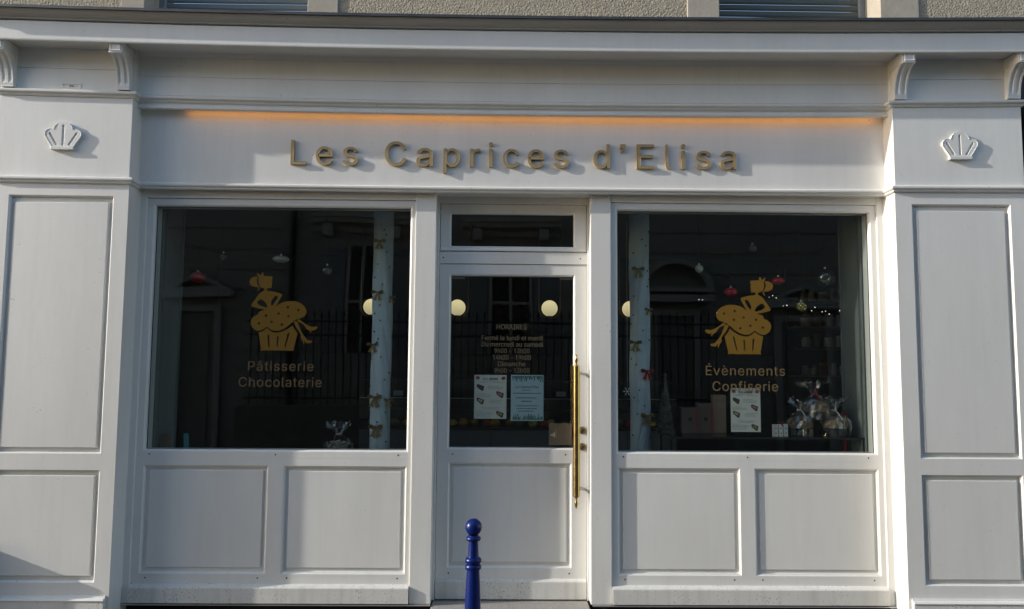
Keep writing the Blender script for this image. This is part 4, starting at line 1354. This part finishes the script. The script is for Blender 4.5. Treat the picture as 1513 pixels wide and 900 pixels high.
# --- serving counter ---------------------------------------------------
CT = empty('serving_counter', (.1, 2.2, .085))
tag(CT, 'grey serving counter with glass case behind the shop door', 'counter')
MB().box(-1.3, 1.6, 1.9, 2.6, .085, 1.125).build('body', COUNTER, CT)
for x in (-.75, -.1, .55, 1.15):
    MB().box(x, x + .004, 1.8985, 1.905, .12, 1.11).build('panel_joint', GAP, CT)
MB().box(-1.3, 1.6, 1.88, 2.62, 1.125, 1.145).build('case_base', COUNTERDARK, CT)
MB().box(-1.3, 1.6, 1.89, 1.894, 1.146, 1.405).build('case_glass', GLASS, CT)
MB().box(-1.3, 1.6, 1.885, 1.897, 1.405, 1.414).build('case_edge', STEEL, CT)
MB().box(-1.3, 1.6, 2.0, 2.6, 1.27, 1.282).build('case_shelf', COUNTERDARK, CT)
MB().box(-1.3, 1.6, 1.95, 2.6, 1.55, 1.57).build('counter_top', COUNTERDARK, CT)
rnd = random.Random(11)
ORD = ('first second third fourth fifth sixth seventh eighth ninth tenth eleventh twelfth thirteenth fourteenth fifteenth sixteenth seventeenth eighteenth '
       'nineteenth twentieth twenty-first twenty-second twenty-third twenty-fourth twenty-fifth twenty-sixth').split()
for k in range(26):
    x = -1.2 + k * .105 + rnd.uniform(-.02, .02)
    s = rnd.uniform(.034, .056)
    o = MB().ball((x, 1.96 + rnd.uniform(0, .1), 1.147 + s * .8), s, 10, 6, sz=.8)
    m = rnd.randrange(5)
    nm = ('orange', 'yellow', 'red', 'brown', 'green')[m]
    ob = o.build('pastry', FRUIT[m], smooth=True)
    tag(ob, ORD[k] + ' pastry from the left in the glass counter case, a small ' + nm + ' one', 'pastry', 'pastries in the counter case')
for k, x in enumerate((-1.0, .5, .68)):
    kn = ('left', 'middle', 'right')[k]
    ob = MB().box(x, x + .09, 1.93, 1.934, 1.43, 1.475).build('price_card', JAR)
    tag(ob, kn + ' one of three pale price cards standing on the counter case edge', 'price card', 'price cards on the counter')

# --- shelf with jars at the back right ---------------------------------
SH = empty('wall_shelf', (3.2, 2.6, .085))
tag(SH, 'dark shelf unit with jars behind the right display window', 'shelf')
MB().box(2.95, 3.55, 2.72, 2.76, .085, 2.75).build('back_board', COUNTERDARK, SH)
for z in (1.32, 1.62, 1.90, 2.11, 2.36):
    MB().box(2.95, 3.55, 2.45, 2.72, z, z + .02).build('shelf_board', COUNTER if z in (2.11, 1.62) else COUNTERDARK, SH)
rnd = random.Random(4)
for z in (1.64, 1.92, 2.13, 2.38):
    x = 3.02
    jn = 0
    while x < 3.48:
        w = rnd.uniform(.03, .055)
        hh = rnd.uniform(.09, .15)
        nm = {1.64: 'lowest row', 1.92: 'second row from the bottom', 2.13: 'second row from the top', 2.38: 'top row'}[z]
        j = MB().lathe([(w * .9, 0), (w, .01), (w, hh * .75), (w * .7, hh * .85), (w * .7, hh)], (x + w, 2.52, z), 12).build('jar', JAR if rnd.random() < .65 else BROWNBOX, smooth=True)
        tag(j, ORD[jn] + ' jar from the left in the ' + nm + ' of the dark shelf', 'jar', 'jars on the dark shelf')
        jn += 1
        x += 2 * w + .012

# --- right display: glass table, cakes, boxes, tinsel cone -------------
GT = empty('glass_table', (1.95, .5, 1.075))
tag(GT, 'low glass display table with black edges in the right window', 'table')
MB().box(1.20, 2.60, .34, .70, 1.205, 1.212).build('glass_top', GLASS, GT)
MB().box(1.20, 2.60, .335, .3395, 1.198, 1.214).build('front_edge', DARKMETAL, GT)
for x in (1.20, 2.585):
    for y in (.34, .685):
        MB().box(x, x + .015, y, y + .015, 1.0755, 1.1975).build('leg', DARKMETAL, GT)


def wrapped_cake(cx, cy, z, r, label, ribbon, seed, tall=.2):
    o = empty('wrapped_cake', (cx, cy, z))
    tag(o, label, 'cake', 'cellophane wrapped cakes in the right window')
    rnd = random.Random(seed)
    MB().lathe([(r * .86, 0), (r * .9, .01), (r * .98, .055), (r * .95, .056)], (cx, cy, z), 28).build('paper_case', CAKECASE, o, smooth=True)
    mb = MB()
    seg = 26
    prof_ = [(.95, .056), (1.02, .075), (1.0, .095), (.88, .115), (.6, .13), (.3, .136), (.02, .138)]
    for rr, h_ in prof_:
        for k in range(seg):
            a = 2 * math.pi * k / seg
            q = r * rr * (1 + .035 * rnd.uniform(-1, 1))
            mb.v.append((cx + q * math.cos(a), cy + q * math.sin(a), z + h_ + .005 * rnd.uniform(-1, 1)))
    for i in range(len(prof_) - 1):
        for k in range(seg):
            k2 = (k + 1) % seg
            mb.f.append((i * seg + k, i * seg + k2, (i + 1) * seg + k2, (i + 1) * seg + k))
    mb.build('cake_top', CAKE, o, smooth=True)
    # crumpled wrap: body, tied neck, flared top
    mb = MB()
    pr = [(1.03, .002), (1.10, .06), (1.08, .11), (.80, .150), (.35, .165), (.17, .185), (.40, .185 + tall * .45), (.75, .185 + tall * .8), (.95, .185 + tall)]
    for i, (rr, h_) in enumerate(pr):
        for k in range(seg):
            a = 2 * math.pi * k / seg
            j = .11 if i < 4 else .28
            q = r * rr * (1 + j * rnd.uniform(-1, 1) + (.2 * math.sin(4 * a + seed) if i > 5 else 0))
            mb.v.append((cx + q * math.cos(a), cy + q * math.sin(a), z + h_ + (.03 * rnd.uniform(-1, 1) if i > 6 else 0)))
    for i in range(len(pr) - 1):
        for k in range(seg):
            k2 = (k + 1) % seg
            mb.f.append((i * seg + k, i * seg + k2, (i + 1) * seg + k2, (i + 1) * seg + k))
    mb.build('cellophane', CELLO, o)
    MB().lathe([(r * .19, -.008), (r * .21, 0), (r * .19, .008)], (cx, cy, z + .185), 14).build('tie', ribbon, o)
    MB().tube([(cx + .01, cy - r * .2, z + .25), (cx, cy - r * .25, z + .19), (cx + .015, cy - r * .6, z + .155), (cx + .03, cy - r * .8, z + .125)], .0045, 6).build('ribbon_tail', ribbon, o)


wrapped_cake(2.19, .50, 1.214, .092, 'wrapped cake at the left of the three in the right window', PALEB, 3, .08)
wrapped_cake(2.44, .49, 1.214, .100, 'wrapped cake at the right of the three in the right window', PALEB, 5, .10)
wrapped_cake(2.315, .53, 1.330, .105, 'red ribboned wrapped cake resting on top of two others', REDRIB, 8, .10)
CN = empty('tinsel_cone', (1.22, .6, 1.212))
tag(CN, 'silver tinsel cone tree beside the right wrapped column', 'ornament')
mb = MB()
rnd = random.Random(9)
n = 60
for i in range(n + 1):
    h_ = .42 * i / n
    for k in range(20):
        a = 2 * math.pi * k / 20
        r = (.060 * (1 - i / n) + .006) * (1 + .16 * rnd.uniform(-1, 1))
        mb.v.append((1.222 + r * math.cos(a), .6 + r * math.sin(a), 1.213 + h_))
for i in range(n):
    for k in range(20):
        k2 = (k + 1) % 20
        mb.f.append((i * 20 + k, i * 20 + k2, (i + 1) * 20 + k2, (i + 1) * 20 + k))
mb.build('tinsel', SILVERTREE, CN)
MB().lathe([(.006, 0), (.014, .012), (.002, .03)], (1.222, .6, 1.632), 8).build('tip', SILVERTREE, CN)
for x0, x1, z1, y, m, lab in ((1.345, 1.470, 1.405, .60, BROWNBOX, 'small brown gift box with red ribbon beside the tinsel cone'), (1.474, 1.585, 1.437, .62, BROWNBOX, 'tall brown gift box with red ribbon in the right window'),
                              (1.590, 1.690, 1.50, .64, KRAFT, 'tall plain kraft box left of the pale cake menu')):
    o = MB().box(x0, x1, y, y + .06, 1.213, z1).build('gift_box', m, bevel=.002)
    tag(o, lab, 'box')
    if m is BROWNBOX:
        MB().box(x1 - .014, x1 - .006, y - .001, y + .061, 1.2132, z1 + .001).build('ribbon', REDRIB, o)
        MB().lathe([(.014, 0), (.014, .002)], ((x0 + x1) / 2, y - .002, 1.32), 14, axis='y').build('seal', CAKECASE, o)
o = empty('striped_box', (2.02, .45, 1.213))
tag(o, 'small white dotted box with red bow left of the cakes', 'box')
for k in range(3):
    c = MB().box(1.975 + k * .036, 2.005 + k * .036, .43, .47, 1.213, 1.295 + .002 * k).build('box_side', WHITEBOX, o)
    for q in range(2):
        MB().ball((1.99 + k * .036, .4295, 1.235 + q * .035), .005, 6, 4).build('dot', CAKECASE, c)
bow_ribbon(o, 2.028, .44, 1.312, .022, REDRIB)
o = empty('red_candle', (2.567, .60, 1.075))
tag(o, 'red candle at the right end of the right window ledge', 'candle')
MB().lathe([(.022, 0), (.022, .30), (.018, .303)], (2.567, .60, 1.076), 16).build('wax', REDM, o)
MB().tube([(2.567, .60, 1.378), (2.569, .60, 1.395)], .002, 6).build('wick', CAKECASE, o)
# snowflake at the right column
o = empty('paper_snowflake', (.955, .70, 1.52))
tag(o, 'white snowflake hanging left of the right column', 'ornament')
mb = MB()
for k in range(6):
    a = math.pi * k / 3
    d = Vector((math.cos(a), 0, math.sin(a)))
    mb.tube([(.955, .70, 1.52), (.955 + d.x * .034, .70, 1.52 + d.z * .034)], .0025, 5)
    for s in (-.6, .6):
        e = Vector((math.cos(a + s), 0, math.sin(a + s)))
        mb.tube([(.955 + d.x * .018, .70, 1.52 + d.z * .018), (.955 + d.x * .018 + e.x * .012, .70, 1.52 + d.z * .018 + e.z * .012)], .002, 5)
mb.build('arms', WHITEBOX, o)
MB().tube([(.955, .70, 1.55), (.955, .70, 2.83)], .0008, 4).build('thread', WHITEBOX, o)

# --- hanging baubles ----------------------------------------------------
def bauble(x, y, z, r, m, label, sz=1.0, name='bauble'):
    o = empty(name, (x, y, z))
    tag(o, label, 'ornament', 'ornaments hanging in the display windows')
    MB().ball((x, y, z), r, 22, 14, sz=sz).build('ball', m, o, smooth=True)
    MB().lathe([(.008, 0), (.008, .012), (.004, .016)], (x, y, z + r * sz - .002), 10).build('cap', STEEL, o)
    MB().tube([(x, y, z + r * sz + .013), (x, y, 2.86)], .0006, 4).build('thread', CAKECASE, o)


bauble(-1.679, .6, 2.497, .062, PALEB, 'flat pale gold ornament hanging right above the left cupcake lady', .42)
bauble(-1.33, .6, 2.413, .040, CLEARB, 'small clear sparkling ball hanging between the cupcake lady and the left column')
bauble(-2.298, .6, 2.353, .055, REDM, 'red ornament hanging at the left of the left window', .75)
bauble(-2.112, .6, 2.509, .030, CLEARB, 'small clear bell hanging between red and gold ornaments')
bauble(1.49, .6, 2.454, .030, PALEB, 'small pale bauble hanging right of the right column')
bauble(1.901, .6, 2.614, .030, CLEARB, 'small clear bauble hanging highest in the right window')
bauble(1.729, .6, 2.276, .050, REDM, 'red ornament hanging left of the right cupcake lady', .7)
bauble(2.092, .6, 2.367, .048, REDM, 'red ornament hanging right of the right cupcake lady', .6)
bauble(2.45, .6, 2.390, .072, CLEARB, 'large clear bauble hanging at the right of the right window')
bauble(2.242, .55, 2.165, .040, GOLDM, 'gold mirrored ball hanging beside the right cupcake lady')
FL = empty('fairy_lights', (2.0, .65, 2.2))
tag(FL, 'string of tiny fairy lights draped across the right window', 'fairy lights')
rnd = random.Random(21)
P = [(1.50 + t * 1.08, .66, 2.215 - .05 * math.sin(t * 9) - .06 * t + .12 * max(0, t - .6)) for t in [k / 40 for k in range(41)]]
MB().tube(P, .0016, 5).build('wire', DARKMETAL, FL)
for k, p in enumerate(P):
    if rnd.random() < .38:
        MB().ball((p[0], p[1] - .003, p[2] + rnd.uniform(-.04, .03)), rnd.choice((.0022, .003, .0036)), 6, 4).build('bulb', FAIRY, FL)
MB().tube([(1.50, .66, 2.215), (1.50, .66, 2.83)], .0012, 4).build('wire', DARKMETAL, FL)
MB().tube([(2.58, .66, P[-1][2]), (2.58, .66, 2.83)], .0012, 4).build('wire', DARKMETAL, FL)

# --- left display: cellophane bag, cards --------------------------------
o = empty('cellophane_bag', (-1.15, .48, 1.076))
tag(o, 'cellophane bag of sweets tied at the neck beside the left column', 'bag')
rnd = random.Random(31)
mb = MB()
for k in range(130):
    a, q, h_ = rnd.uniform(0, 6.28), rnd.uniform(0, .082), rnd.uniform(0, .07)
    mb.ball((-1.185 + q * math.cos(a), .48 + q * math.sin(a), 1.082 + h_), .010, 6, 4)
mb.build('sweets', PALEB, o, kind='stuff')
mb = MB()
seg = 24
pr = [(.085, .001), (.103, .03), (.105, .065), (.075, .098), (.030, .122), (.022, .132), (.05, .165), (.085, .195), (.09, .212)]
for i, (rr, h_) in enumerate(pr):
    for k in range(seg):
        a = 2 * math.pi * k / seg
        q = rr * (1 + (.06 if i < 4 else .25) * rnd.uniform(-1, 1))
        mb.v.append((-1.185 + q * math.cos(a), .48 + q * math.sin(a), 1.076 + h_ + (.02 * rnd.uniform(-1, 1) if i > 6 else 0)))
for i in range(len(pr) - 1):
    for k in range(seg):
        k2 = (k + 1) % seg
        mb.f.append((i * seg + k, i * seg + k2, (i + 1) * seg + k2, (i + 1) * seg + k))
mb.build('cellophane', CELLO, o)
MB().lathe([(.018, -.006), (.02, 0), (.018, .006)], (-1.185, .48, 1.205), 12).build('tie', PALEB, o)
o = MB().obox((-2.40, .42, 1.14), (.032, 0, .004), (0, .006, 0), (-.008, .02, .062)).build('card', BROWNBOX)
tag(o, 'brown card leaning at the left end of the left window ledge', 'card')
o = MB().obox((-2.27, .45, 1.14), (.018, 0, .0), (0, .004, 0), (-.012, .02, .062)).build('card', TEAL)
tag(o, 'narrow teal card leaning near the left end of the ledge', 'card')
